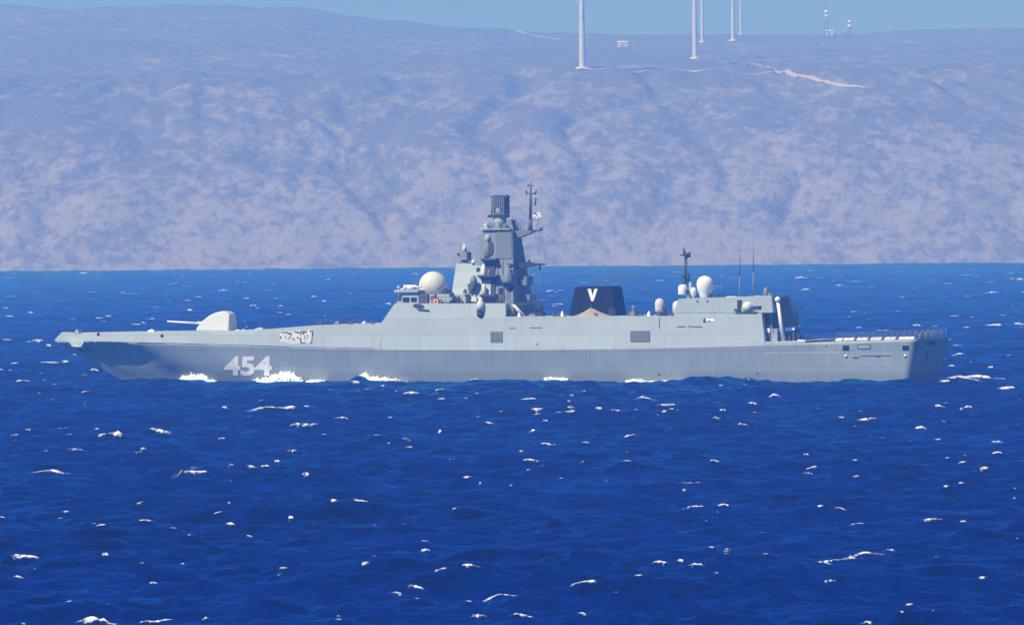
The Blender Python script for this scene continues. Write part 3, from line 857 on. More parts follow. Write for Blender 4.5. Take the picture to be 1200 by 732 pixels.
for k in range(3):
    s0, s1 = ln*(.06+.32*k), ln*(.30+.32*k); o_ = Vector((plan[0][0], plan[0][1], 0))
    a, b_ = o_+dv_*s0+nn*.10, o_+dv_*s1+nn*.10
    z0, z1 = zb0+.45, zb1-.55
    MB().hexa([(a.x,a.y,z0),(b_.x,b_.y,z0),(b_.x-nn.x*.5,b_.y-nn.y*.5,z0),(a.x-nn.x*.5,a.y-nn.y*.5,z0),(a.x+.07,a.y+.06,z1),(b_.x+.07,b_.y+.06,z1),(b_.x-nn.x*.5,b_.y-nn.y*.5,z1),(a.x-nn.x*.5,a.y-nn.y*.5,z1)]).build('window', M['glass'], br)
# louvred block behind the bridge windows
a, b_ = P(490.6, 355.8, -6.4), P(501, 344.2, -6.4)
lb = MB().box(a.x, b_.x, -6.4, 6.4, a.z, b_.z).build('louvred_house', M['gear'], ship)
lv = MB()
for k in range(7):
    x0 = a.x + (b_.x-a.x)*(k+.1)/7; x1 = a.x + (b_.x-a.x)*(k+.65)/7
    lv.box(x0, x1, -6.5, -6.38, a.z+.15, b_.z-.2)
lv.build('slat', M['array'], lb)
# gear on the bridge roof: navigation radar, rails
p = P(481, 343, -2)
nr = MB(); nr.lathe((p.x, -2, p.z-.9), [(.5,0),(.38,1.4),(.55,1.5),(.55,1.9),(.2,2.0)], 12); nr.box(p.x-1.0, p.x+1.0, -2.25, -1.75, p.z+.85, p.z+1.15)
nr.tube((p.x-.8, -2, p.z-.2), (p.x-.3, -2, p.z+.8), .09); nr.build('navigation_radar', M['white'], ship)
for px, py, h_ in ((467,343,.9),(471,343,.5),(474,343,.7),(489.5,343,.9),(493,343,1.0)):
    q = P(px, py+.5, -5.5); MB().tube((q.x,-5.5,q.z-.6),(q.x,-5.5,q.z+h_),.07,.05).lathe((q.x,-5.5,q.z+h_*.8),[(.05,0),(.2,.08),(.2,.25),(.05,.33)],8).build('deck_lamp', M['white'], ship)
# main radome on its own base
p = P(507.6, 345.2, -2.5)
rd = MB().lathe((p.x, -2.5, p.z), dome(2.08, .0, 1.62, 14)).build('radome', M['radome'], ship)
MB().lathe((p.x, -2.5, p.z-1.4), [(1.75,0),(1.75,1.3),(1.60,1.42)], 24).build('radome_base', M['upper'], rd)
lump('deck_locker', 522, 345.5, -4.0, .9, 1.0, .8, 'dark')
# deckhouse carrying the dome
a, b_ = P(501.4, 356, -6.2), P(545, 344.6, -6.2)
hs = MB().hexa([(a.x,-6.2,a.z-.1),(b_.x,-6.2,a.z-.1),(b_.x,6.2,a.z-.1),(a.x,6.2,a.z-.1),(a.x,-5.9,b_.z),(b_.x,-5.9,b_.z),(b_.x,5.9,b_.z),(a.x,5.9,b_.z)]).build('deckhouse', M['upper'], ship)
rl = MB(); t0 = []
for k in range(9):
    q = P(503+k*4.8, 355.6, -6.9); rl.tube((q.x,-6.9,q.z-.15),(q.x,-6.9,q.z+1.0),.035,n=5); t0.append((q.x,-6.9,q.z+.98))
rl.path(t0, .03, 4); rl.path([(x,y,z-.45) for x,y,z in t0], .025, 4); rl.build('guard_rail', M['gear'], ship)
for px, py, mt, r in ((508.6,353.2,'orange',.42),(513.2,354,'orange',.46),(511,353.6,'white',.3)):
    q = P(px, py, -7.0); m_ = MB()
    for k in range(12):
        t0_, t1_ = 2*math.pi*k/12, 2*math.pi*(k+1)/12
        m_.tube((q.x+r*math.cos(t0_),-7.0,q.z+r*math.sin(t0_)),(q.x+r*math.cos(t1_),-7.0,q.z+r*math.sin(t1_)),.13,n=6)
    m_.build('life_ring', M[mt], ship)
for px, py, w, h_, mt in ((507,350.5,.5,.5,'dark'),(510.4,348.8,.25,.6,'dark'),(516,356.2,.7,.6,'gear'),(531.5,356.6,1.4,.7,'dark'),(537.5,354.8,.5,1.0,'dark'),(540,356.8,.9,.7,'gear'),(529.5,347.5,.7,.7,'dark')):
    lump('deck_gear', px, py, -6.5, w, h_, .5, mt)
q0, q1 = P(519, 354.2, -6.8), P(529, 354.4, -6.8); MB().tube(q0, q1, .10).build('boat_boom', M['gear'], ship)

# --- mast tower: wide lower part, narrow upper part
def frustum(name, c, mat, parent=ship):
    """c = measured corners on the port face: (front foot, aft foot, aft head, front head) as (px, py, half width)"""
    q = [P(px, py, -w) for px, py, w in c]
    lo, hi = [q[0], q[1]], [q[3], q[2]]
    pts = [(q[0].x,q[0].y,q[0].z),(q[1].x,q[1].y,q[1].z),(q[1].x,-q[1].y,q[1].z),(q[0].x,-q[0].y,q[0].z),
           (q[3].x,q[3].y,q[3].z),(q[2].x,q[2].y,q[2].z),(q[2].x,-q[2].y,q[2].z),(q[3].x,-q[3].y,q[3].z)]
    return MB().hexa(pts).build(name, mat, parent)
frustum('mast_foot', [(528.5,350,4.4),(575,350,4.4),(575,308.6,2.6),(534.6,308.6,2.6)], M['grey'])
tower = frustum('mast_tower', [(551,371.5,4.5),(601.5,371.5,4.5),(601.3,304,2.5),(558.5,304,2.5)], M['mast'])
frustum('mast_head', [(558.5,303.9,2.48),(601.2,303.9,2.48),(600.2,269.5,1.6),(564.2,269.5,1.6)], M['mast'], tower)
def tower_y(py): return -(2.5 + 2.0*(py-304)/(371.5-304))
# flat array on the port face of the mast head
def mast_y(py): return -(1.6 + (2.48-1.6)*(py-269.5)/(303.9-269.5))
def array_panel(x0, x1, x2, x3, y0, y1, mat, name, proud):
    a, b_, c_, d_ = P(x0,y1,mast_y(y1)), P(x1,y1,mast_y(y1)), P(x2,y0,mast_y(y0)), P(x3,y0,mast_y(y0))
    return MB().prism([a,b_,c_,d_], lambda v: (v.x, v.y-proud, v.z), lambda v: (v.x, v.y+.2, v.z)).build(name, mat, tower)
array_panel(580.6, 600.2, 599.2, 582.2, 271.2, 303.2, M['array'], 'array_panel', .10)
# raised dark plate painting a rounded niche's shade, with a bulged front column
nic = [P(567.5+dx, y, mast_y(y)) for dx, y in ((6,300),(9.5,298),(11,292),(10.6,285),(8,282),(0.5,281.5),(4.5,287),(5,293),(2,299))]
MB().prism(nic, lambda v: (v.x, v.y-.16, v.z), lambda v: (v.x, v.y+.2, v.z)).build('niche_shade', M['dark'], tower)
q = P(568.6, 303.5, -3.0); MB().lathe((q.x, -2.1, q.z), [(.5,0),(.55,1.0),(.45,2.0),(.15,2.5)], 18).build('sensor_bulge', M['mast'], tower)
q = P(569.5, 283, -2.6); MB().lathe((q.x, -1.95, q.z), [(.15,-.3),(.42,.1),(.45,.6),(.25,1.0)], 14).build('sensor_bulge', M['grey'], tower)
# platform on top with its clutter
q = P(580, 269.4, 0)
a, b_ = P(564.4, 269.4, -2.1), P(597, 263.4, -2.1)
pl = MB().box(a.x, b_.x, -2.0, 2.0, a.z, a.z+.18).build('top_platform', M['grey'], tower)
rl = MB(); xs_ = np.linspace(a.x+.1, b_.x-.1, 9)
for y_ in (-1.9, 1.9):
    rl = MB()
    for x in xs_: rl.tube((x,y_,a.z),(x,y_,a.z+.95),.04,n=5)
    for dz in (.5,.93): rl.path([(x,y_,a.z+dz) for x in xs_], .035, 4)
    rl.build('guard_rail', M['mast'], tower)
for px, w, h_, mt in ((567.5,.9,.8,'grey'),(570,.6,.95,'white'),(574,.9,.6,'gear'),(578.5,.8,.8,'mast'),(583,.9,.85,'grey'),(588,.7,.6,'gear'),(592,.6,.9,'mast')):
    lump('deck_gear', px, 269, -1.3, w, h_, .8, mt, tower)
# air-search radar: two lattice-backed faces on a turntable
q = P(586, 262.4, 0)
ped = MB().lathe((q.x, 0, q.z-.9), [(1.05,0),(1.0,1.6),(.8,2.2),(.95,2.6),(.95,3.2)], 16).build('radar_pedestal', M['grey'], tower)
a, b_ = P(577.2, 253.4, 0), P(595.2, 227.6, 0)
cx, w, z0, z1 = (a.x+b_.x)/2, (b_.x-a.x)*.92, a.z, b_.z
rad = empty('search_radar', (0, 0, 0), 0, ship)
MB().box(cx-w*.72, cx+w*.5, -1.0, 1.0, z0-.18, z0+.22).build('turntable', M['dark'], rad)
for sgn, nm in ((-1, 'antenna_face'), (1, 'antenna_face')):
    f = MB(); y0 = sgn*.75
    f.box(cx-w*.30, cx+w*.42, y0-.12, y0+.12, z0+.3, z1-.15); f.build(nm, M['gear'] if sgn < 0 else M['dark'], rad)
    fr = MB()
    for k in range(6):
        x = cx-w*.30 + w*.72*k/5; fr.box(x-.05, x+.05, y0+sgn*.13-.08, y0+sgn*.13+.08, z0+.25, z1-.1)
    for k in range(4):
        z = z0+.3+(z1-z0-.45)*k/3; fr.box(cx-w*.32, cx+w*.44, y0+sgn*.15-.07, y0+sgn*.15+.07, z-.05, z+.05)
    fr.build('antenna_frame', M['mast'], rad)
for sx_ in (-.42, .5):
    fr = MB()
    for k in range(5):
        z = z0+.4+(z1-z0-.5)*k/5
        fr.hexa([(cx+w*sx_-.16,-.7,z),(cx+w*sx_+.16,-.7,z),(cx+w*sx_+.16,.7,z),(cx+w*sx_-.16,.7,z),(cx+w*sx_-.1,-.5,z+.42),(cx+w*sx_+.14,-.5,z+.42),(cx+w*sx_+.14,.5,z+.42),(cx+w*sx_-.1,.5,z+.42)])
    fr.build('feed_horn', M['dark'], rad)
MB().box(cx-w*.62, cx+w*.5, -.6, .6, z1-.28, z1-.12).build('antenna_cap', M['mast'], rad)
MB().tube((cx-w*.55, -.3, z1-.1), (cx-w*.55, -.3, z0+.2), .09).build('antenna_strut', M['mast'], rad)
# bracket and topmast abaft the mast head
a = P(592.5, 270, -1.0); b_ = P(598.5, 257.5, -.8)
MB().hexa([(a.x,-1.0,a.z),(a.x+1.3,-1.0,a.z),(a.x+1.3,1.0,a.z),(a.x,1.0,a.z),(a.x,-.8,b_.z),(a.x+.75,-.8,b_.z),(a.x+.75,.8,b_.z),(a.x,.8,b_.z)]).build('aft_post', M['mast'], tower)
t0_, t1_, t2_, t3_ = P(600.5,270.5,0), P(620,269.5,0), P(626,271.4,0), P(603,283,0)
t4_ = P(620, 274.4, 0)
MB().prism([t0_, t1_, t2_, t4_, P(608,279,0), t3_, P(598,283,0), P(598,270.5,0)], lambda v: (v.x, -.7, v.z), lambda v: (v.x, .7, v.z)).build('topmast_bracket', M['mast'], tower)
q0, q1, q2 = P(621.3, 273, 0), P(621.7, 238, 0), P(622.2, 212.5, 0)
tm = MB().tube(q0, P(621.5,257,0), .42, .27, 8).tube(P(621.5,257,0), P(622,216,0), .24, .15, 8).tube(P(622,216,0), q2, .05, .03, 5).build('topmast', M['gear'], ship)
for (x0, y0, x1, y1, r) in ((617,227,628.4,227,.10),(618.6,217.6,626,217.6,.06),(617,227,616.6,223,.14),(627.6,227,628.2,222.6,.14),(619,218.5,619,215.8,.12),(624,240.3,627.6,240,.07),(627.4,240,627.7,231.5,.12),(624,249.5,631,249.6,.05),(627.6,264.6,630.5,261.8,.05),(630.5,261.8,631.5,256,.05),
                            (624,270.2,634.8,269.6,.13),(634.4,269.6,634.6,266.4,.22),(610,269.8,610,264.2,.06),(605,269.8,604.6,262,.05),(614,270,614,266,.05),(607.5,269.8,607.5,265.5,.05),(600.5,260,604,260,.04),(600.5,263,604.5,263,.04),(604.4,263,604.4,254.5,.05),(600.6,263,600.4,252.5,.04)):
    MB().tube(P(x0,y0,0), P(x1,y1,0), r, n=6).build('yard', M['gear'], tm)
# lower yard across the tower's aft face
yl = MB(); q0 = P(594, 308.5, -2.2); q1 = P(636, 309.8, 0)
yl.prism([P(603,307,0),P(614,307.2,0),P(624,308.2,0),P(636,309.2,0),P(636,310.3,0),P(626,311.4,0),P(615,313.2,0),P(603,313,0)], lambda v: (v.x, -1.5, v.z), lambda v: (v.x, 1.5, v.z))
yl.build('signal_yard', M['dark'], tower)
for a, b_, r_ in (((632.4,310,-.5),(632.4,316.5,-.5),.14),((620,307.5,-.6),(620,303.8,-.6),.2),((594,308.6,-3.2),(604,311.5,-2.6),.16)): MB().tube(P(*a), P(*b_), r_).build('yard_fitting', M['gear'], tower)
hl = MB()
for x0, x1 in ((628.4,629.8),(631.6,632.6),(634.4,634.8),(626,623)):
    hl.tube(P(x0, 311, -.7), P(x1, 370.5, -1.2), .02, n=4)
hl.tube(P(626.5,272,0), P(634.4,309,0), .02, n=4); hl.build('halyard', M['mast'], ship)
# steps on the tower's aft edge
for x0, x1, y0, y1 in ((612,621.5,323.6,334),(616,625,345,352)):
    a, b_ = P(x0, y1, 0), P(x1, y0, 0)
    MB().hexa([(a.x,-1.4,a.z),(b_.x-.1,-1.4,a.z),(b_.x-.1,1.4,a.z),(a.x,1.4,a.z),(a.x,-1.4,b_.z),(b_.x,-1.4,b_.z),(b_.x,1.4,b_.z),(a.x,1.4,b_.z)]).build('aft_sponson', M['mast'], tower)
for px, y0, y1 in ((583.5,305.5,330),(589.5,306,352),(591,336,368)):
    c0, c1 = P(px,y0,tower_y(y0)), P(px,y1,tower_y(y1)); MB().tube((c0.x,c0.y-.05,c0.z),(c1.x,c1.y-.05,c1.z),.07,n=6).build('cable_trunk', M['gear'], tower)
for px, py, w, h_ in ((586.5,341,.5,.9),(586,356,.7,1.5),(578,358,.5,.8),(598.6,318,.4,.6),(560.5,316,.45,.6)):
    c_ = P(px,py,tower_y(py)); MB().box(c_.x-w/2,c_.x+w/2,c_.y-.22,c_.y+.2,c_.z-h_/2,c_.z+h_/2).build('mast_locker', M['dark'] if w < .6 else M['gear'], tower)
ld = MB()
for sx_ in (0,.42):
    c0, c1 = P(594.5,342,tower_y(342)), P(594.5,370,tower_y(370)); ld.tube((c0.x+sx_,c0.y-.14,c0.z),(c1.x+sx_,c1.y-.14,c1.z),.03,n=4)
for k in range(10):
    f = k/9; c_ = c0.lerp(c1, f); ld.tube((c_.x,c_.y-.14,c_.z),(c_.x+.42,c_.y-.14,c_.z),.025,n=4)
ld.build('ladder', M['gear'], tower)
# sponsons with egg-shaped sensor housings up the port side
def shelf(x0, x1, py, out, h, name='sensor_shelf', mat='dark'):
    y = tower_y(py); a, b_ = P(x0, py, y-out), P(x1, py, y-out); m_ = MB()
    m_.hexa([(a.x+.5,y+.1,a.z-h),(b_.x-.3,y+.1,a.z-h),(b_.x-.3,y+.4,a.z-h),(a.x+.5,y+.4,a.z-h),(a.x,y-out,a.z),(b_.x,y-out,a.z),(b_.x,y+.4,a.z),(a.x,y+.4,a.z)])
    o = m_.build(name, M[mat], tower)
    MB().box(a.x-.08, b_.x+.08, y-out-.08, y+.35, a.z+.005, a.z+.22).build('shelf_top', M['gear'], o)
    return o, y-out*.5, a.z+.2
def egg(px, foot, r, h, parent, y, mat='white'):
    p = P(px, foot, y)
    return MB().lathe((p.x, y, p.z), [(r*.85,0),(r,h*.25),(r*.98,h*.55),(r*.75,h*.82),(r*.35,h*.97),(.02,h)], 16).build('sensor_housing', M[mat], parent)
o, y, z = shelf(563.4, 580.6, 304.5, 1.1, .9); 
o2, y2, z2 = shelf(559.8, 581.0, 324.0, 1.3, .9); egg(566.8, 323.6, .38, 1.75, o2, y2-.1, 'white'); egg(572.8, 323.2, .25, .9, o2, y2, 'mast')
o3, y3, z3 = shelf(562.2, 579.5, 346.6, 1.2, 1.0); egg(567.2, 346, .38, 1.7, o3, y3-.1, 'radome')
for y0, y1, x0, x1 in ((309,321.6,569.5,580.5),(328.6,345.4,570.5,580.8)):
    c_ = [P(x0,y1,tower_y(y1)),P(x1-.6,y1,tower_y(y1)),P(x1,y0,tower_y(y0)),P(x0,y0,tower_y(y0))]
    MB().prism(c_, lambda v: (v.x, v.y-.22, v.z), lambda v: (v.x, v.y+.1, v.z)).build('bay_shade', M['dark'], tower)  # raised dark plates paint in the shade between the shelves
# rounded sponson on the after corner
q = P(595.2, 332.2, tower_y(332)-.3)
sp = MB().lathe((q.x, q.y, q.z), [(.85,0),(.9,.45),(.7,1.2),(.4,1.9),(.1,2.2)], 18).build('side_sponson', M['mast'], tower)
MB().lathe((q.x+.2, q.y+.2, q.z-1.5), [(.08,0),(.45,.6),(.8,1.2),(.87,1.49)], 18).build('sponson_foot', M['dark'], tower)
# bracket forward, and small fittings on the mast foot
b0 = [P(x, y, -4.4) for x, y in ((549.4,332.4),(557.6,332.4),(556,337),(552.4,344),(551,344))]
MB().prism(b0, lambda v: (v.x, -5.0, v.z), lambda v: (v.x, -3.6, v.z)).build('mast_bracket', M['gear'], ship)
a = P(551, 332.2, -4.6); MB().lathe((a.x+.5, -4.5, a.z), [(.5,0),(.55,.35),(.4,.9),(.1,1.2)], 14).build('sensor_housing', M['mast'], ship)
for px, py, w, h_, mt in ((545.2,343,.5,.55,'gear'),(548.5,349,.3,.6,'dark'),(556,352.2,.9,.8,'radome'),(557,356,.6,.6,'gear'),(564.5,354.5,.5,.5,'dark'),(584,354,.5,.7,'dark'),(587,351,.4,.7,'gear'),(590.5,350.5,.3,.7,'gear')):
    lump('deck_gear', px, py, -6.1, w, h_, .5, mt)
# white-headed housing standing in a half-round pocket of the ship's side
q = S(563.4, 364.4)
po = MB().lathe((q.x, q.y+.15, q.z-.85), [(.35,-.15),(.62,.15),(.66,.85)], 16).build('side_pocket', M['dark'], ship)
MB().lathe((q.x, q.y-.05, q.z), [(.58,0),(.6,.9),(.5,1.25),(.3,1.5),(.25,1.9),(.05,1.95)], 16).build('sensor_housing', M['radome'], po)
# sensor cluster on the mast foot's front ledge
p = P(544.8, 308.6, -1.6)
fd = MB().lathe((p.x, -1.6, p.z-.1), [(.85,0),(.85,.25),(.5,.3),(.5,.9)], 16).build('fire_control_radar', M['gear'], ship)
MB().hexa([(p.x-.75,-2.3,p.z+.5),(p.x+.55,-2.3,p.z+.5),(p.x+.55,-.9,p.z+.5),(p.x-.75,-.9,p.z+.5),(p.x-.5,-2.1,p.z+1.7),(p.x+.5,-2.1,p.z+1.7),(p.x+.5,-1.1,p.z+1.7),(p.x-.5,-1.1,p.z+1.7)]).build('radar_housing', M['mast'], fd)
MB().tube((p.x+.0,-1.7,p.z+1.6),(p.x-.0,-1.7,p.z+2.75),.42,.2,12).build('radar_head', M['radome'], fd)
MB().box(p.x+.55, p.x+.85, -2.2, -1.2, p.z+.4, p.z+1.6).build('side_plate', M['dark'], fd)
MB().tube((p.x-.8,-2.0,p.z+1.3),(p.x-.8,-1.5,p.z+1.3),.26,.26,10).build('radar_lens', M['dark'], fd)
p = P(554.8, 308.2, -2.6); MB().lathe((p.x,-2.6,p.z-.1),[(.28,0),(.28,.35),(.1,.55)],10).build('deck_lamp', M['white'], ship)

# --- between mast and funnel
a, b_ = P(593.3, 370.4, -6.0), P(601.5, 346, -5.2)
MB().box(a.x+.1, a.x+1.05, -5.9, -4.6, a.z-.1, a.z+2.2).build('ladder_trunk', M['mast'], ship)
MB().tube((a.x+1.0,-6.2,a.z+1.7),(a.x+2.6,-6.4,a.z+.05),.08).tube((a.x+1.3,-6.2,a.z+1.7),(a.x+3.0,-6.4,a.z+.05),.08).build('accommodation_ladder', M['white'], ship)
lump('deck_gear', 597, 370.3, -6.3, 1.1, .8, .5, 'dark'); lump('deck_gear', 608.5, 370.6, -6.6, .5, .5, .4, 'white'); lump('deck_gear', 624, 370.6, -6.4, 1.2, .4, .6, 'mast')
cg = MB(); p = P(632.5, 371, -3)
cg.box(p.x-.7, p.x+.7, -3.6, -2.4, p.z-.1, p.z+.7); cg.tube((p.x-.5,-3,p.z+.6),(p.x-.2,-3,p.z+1.9),.22); cg.tube((p.x+.3,-3.2,p.z+.6),(p.x+.1,-3.2,p.z+1.7),.35,.25); cg.box(p.x-.6,p.x+.4,-3.5,-2.6,p.z+1.1,p.z+1.45)
cg.build('decoy_launcher', M['dark'], ship)
for px, h_, w, mt in ((648.5,.5,.3,'gear'),(651.8,.7,.3,'dark'),(654.6,.55,.5,'gear'),(659,.8,.45,'white'),(662,.5,.5,'gear')):
    lump('deck_gear', px, 370.9, -6.2, w, h_, .4, mt)
# --- funnel
fun = frustum('funnel', [(666.2,371.2,2.7),(719.6,371.2,2.7),(716.4,336.6,2.2),(674.2,336.6,2.2)], M['funnel'])
MB().box(P(675.5,337,-2.1).x, P(715.6,337,-2.1).x, -2.05, 2.05, P(700,336.8,-2).z, P(700,335.6,-2).z).build('funnel_rim', M['funnel'], fun)
lv = MB()
for x0, x1 in ((675,714),):
    for k in range(5):
        y = 345+k*4.6
        def fy(yy): return -(2.2+.5*(yy-336.6)/(371.2-336.6))
        a, b_ = P(x0-(y-345)*.12, y, fy(y)), P(x1+(y-345)*.03, y, fy(y))
        lv.box(a.x, b_.x, a.y-.035, a.y+.2, a.z-.03, a.z+.03)
lv.build('funnel_seam', M['funnel'], fun)
def fun_pt(px, py):
    y = -2.4
    for _ in range(8):
        p = P(px, py, y); y = -(2.2+.5*(py-336.6)/(371.2-336.6))
    return p
def flat(poly, name, mat, parent, proud, fn):
    q = [fn(*c_) for c_ in poly]
    return MB().prism(q, lambda v: (v.x, v.y-proud, v.z), lambda v: (v.x, v.y+.1, v.z)).build(name, mat, parent)
flat([(688.6,338.4),(692.6,338.4),(694.6,346.2),(696.6,338.4),(700.4,338.4),(695.6,352.6),(692.9,352.6)], 'painted_letter', M['white'], fun, .05, fun_pt)
a, b_ = P(713, 371, -3.3), P(716, 361.5, -3.3); MB().box(a.x, b_.x+.5, -3.4, -2.6, a.z-.1, b_.z).build('uptake_box', M['dark'], fun)
# --- abaft the funnel
for px, h_, w, mt in ((738.5,.9,.5,'gear'),(742,1.0,.7,'mast'),(746.5,.9,.5,'dark'),(751,.4,.8,'gear'),(757,.35,.5,'mast'),(760.6,.75,.5,'white'),(764,.4,.4,'gear'),(783,.5,1.5,'gear'),(788,.4,.9,'dark')):
    lump('deck_gear', px, 370.8, -5.6, w, h_, .6, mt)
p = P(742.6, 371, -4.5); MB().tube((p.x,-4.5,p.z),(p.x,-4.5,p.z+1.0),.25,.2).lathe((p.x,-4.5,p.z+.9),[(.1,0),(.33,.25),(.33,.5),(.05,.75)],12).build('satellite_dome', M['mast'], ship)
p = P(773.2, 371.5, -5.8); q = P(773.2, 366, -5.8)
s1 = MB().lathe((p.x,-5.8,q.z), dome(.69, 0.0, .66, 10) if False else [(.62,0),(.66,.5),(.70,1.1),(.66,1.5),(.5,1.8),(.25,1.97),(.02,2.02)], 18).build('satellite_dome', M['radome'], ship)
MB().tube((p.x,-5.8,p.z-.1),(p.x,-5.8,q.z),.4,.55,12).build('dome_base', M['gear'], s1)
MB().box(p.x+.6, p.x+.95, -6.1, -5.5, p.z, p.z+1.5).build('dome_ladder', M['dark'], s1)
q0, q1 = S(772.6, 371.5), S(772.8, 384); MB().tube((q0.x,q0.y-.05,q0.z),(q1.x,q1.y-.05,q1.z),.05,n=5).build('cable_trunk', M['gear'], ship)
p = P(793.5, 366, -4); MB().lathe((p.x,-4.0,p.z-.6),[(.62,0),(.66,1.2),(.66,1.7),(.5,2.05),(.2,2.25),(.02,2.28)],18).build('satellite_dome', M['radome'], ship)
# --- hangar roof
p = P(826.2, 350, -3); d1 = [(.70,0),(.78,.6),(.98,1.15),(1.15,1.7),(1.21,2.2),(1.15,2.65),(.95,3.02),(.6,3.28),(.25,3.4),(.02,3.42)]
MB().lathe((p.x,-3,p.z-.15), d1, 24).build('radome', M['white'], ship)
lump('radome_locker', 832, 350.8, -4.4, .6, .9, .5, 'dark'); 
for x in (817.3, 829.2): side_panel('scuttle', M['dark'], [(x-.8,354.4),(x+.8,354.4),(x+.8,351.4),(x-.8,351.4)])
p = P(806.5, 350.4, -4); md = MB().box(p.x-.25, p.x+.25, -4.3, -3.7, p.z-.1, p.z+1.0).tube((p.x+.3,-3.8,p.z),(p.x+.25,-3.8,p.z+2.4),.3,.18).build('aft_mast_foot', M['grey'], ship)
MB().lathe((p.x-.75,-4.2,p.z+.6),[(.62,0),(.66,.15),(.66,1.1),(.5,1.4),(.1,1.5)],14).build('satellite_dome', M['white'], md)
MB().box(p.x-.15, p.x+.15, -4.6, -3.9, p.z+.75, p.z+1.3).build('dome_door', M['dark'], md)
MB().lathe((p.x+.78,-4.0,p.z+.75),[(.1,-.7),(.34,-.1),(.42,.3),(.38,.75),(.1,.95)],12).build('satellite_dome', M['white'], md)
am = MB(); yv = -3.8
for (x0,y0,x1,y1,r) in ((802.6,333,802.2,299,.05),(805.2,333,803.4,299,.05),(807.4,331,804.6,299,.06),(804.6,300,801.5,290.6,.12)):
    am.tube(P(x0,y0,yv), P(x1,y1,yv), r, n=5)
for k in range(7):
    y = 331-k*4.6; am.tube(P(802.4,y,yv), P(806.8-k*.3,y-3.5,yv), .035, n=4); am.tube(P(806.8-k*.3,y,yv-.25), P(802.4,y-3.5,yv+.2), .035, n=4)
am = am.build('lattice_mast', M['gear'], ship)
for (x0,y0,x1,y1,r) in ((797.5,299,808.6,298.6,.12),(801.4,299,801.2,289.8,.11),(807.8,301.6,807.8,295.6,.2),(804.4,302.4,804.2,296.6,.28),(798.8,323.5,807.8,322.6,.08),(806.2,330,807.2,321.4,.22),(800.6,326,801,323,.12),(803.6,299.4,803.6,332,.10)):
    MB().tube(P(x0,y0,yv), P(x1,y1,yv), r, n=6).build('yard', M['dark'], am)
for x, y0, y1, r in ((866.8,352,283,.09),(883.0,350,276,.10),(828.5,349,296,.03),(845.2,348,302,.03)):
    wa = MB(); yv2 = -6.2 if r > .05 else 3.0
    wa.tube(P(x,y0,yv2), P(x,(y0+y1)/2+6,yv2), r*1.25, r, 6).tube(P(x,(y0+y1)/2+6,yv2), P(x,y1,yv2), r*.75, r*.35, 6)
    wa.build('whip_antenna', M['mast'], ship)
for x0, x1, y in ((852.5,866,348.6),(885.5,894,347.8),(838,849,349.4)):
    a, b_ = P(x0,y+.6,-3), P(x1,y-1.4,-3); MB().hexa([(a.x,-4,a.z),(b_.x,-4,a.z),(b_.x,-2,a.z),(a.x,-2,a.z),(a.x+.15,-3.8,b_.z),(b_.x-.15,-3.8,b_.z),(b_.x-.15,-2.2,b_.z),(a.x+.15,-2.2,b_.z)]).build('skylight', M['white'] if x0 > 850 else M['gear'], ship)
for x in (841.5,846,872): lump('deck_gear', x, 349.2, -5.8, .5, .55, .4, 'dark')
# gun mounting on the hangar side: round white housing between dark barrels
q = P(877.5, 363.8, -6.9)
cw = MB().hexa([(q.x-2.0,-7.4,q.z-.5),(q.x+1.3,-7.4,q.z-.5),(q.x+1.3,-5.8,q.z-.5),(q.x-2.0,-5.8,q.z-.5),(q.x-1.6,-7.5,q.z-.15),(q.x+1.5,-7.5,q.z-.15),(q.x+1.5,-5.8,q.z-.15),(q.x-1.6,-5.8,q.z-.15)]).build('close_in_gun', M['gear'], ship)
MB().lathe((q.x-.1,-7.0,q.z-.15),[(.55,0),(.78,.35),(.82,.8),(.6,1.2),(.2,1.4)],18).build('gun_housing', M['radome'], cw)
MB().box(q.x-1.6,q.x-1.0,-7.3,-6.6,q.z-.15,q.z+1.5).tube((q.x-2.0,-7.2,q.z+.1),(q.x-1.0,-7.2,q.z-.1),.22).build('feed_box', M['dark'], cw)
gb_ = MB()
for dz in (0,.22,.44): gb_.tube((q.x+.4,-7.2,q.z+.05+dz),(q.x+2.0,-7.2,q.z+.25+dz*.7),.12)
gb_.tube((q.x+.8,-7.2,q.z+.4),(q.x+.7,-7.1,q.z-.7),.25,.15); gb_.build('gun_barrel', M['dark'], cw)
p = P(897.6, 347.2, -5.5); MB().lathe((p.x,-5.5,p.z-.2),[(.42,0),(.36,.9),(.30,1.0),(.30,1.35),(.1,1.5)],14).build('decoy_launcher', M['mast'], ship)
lump('deck_gear', 902, 347.3, -5.6, .6, .5, .5, 'mast')

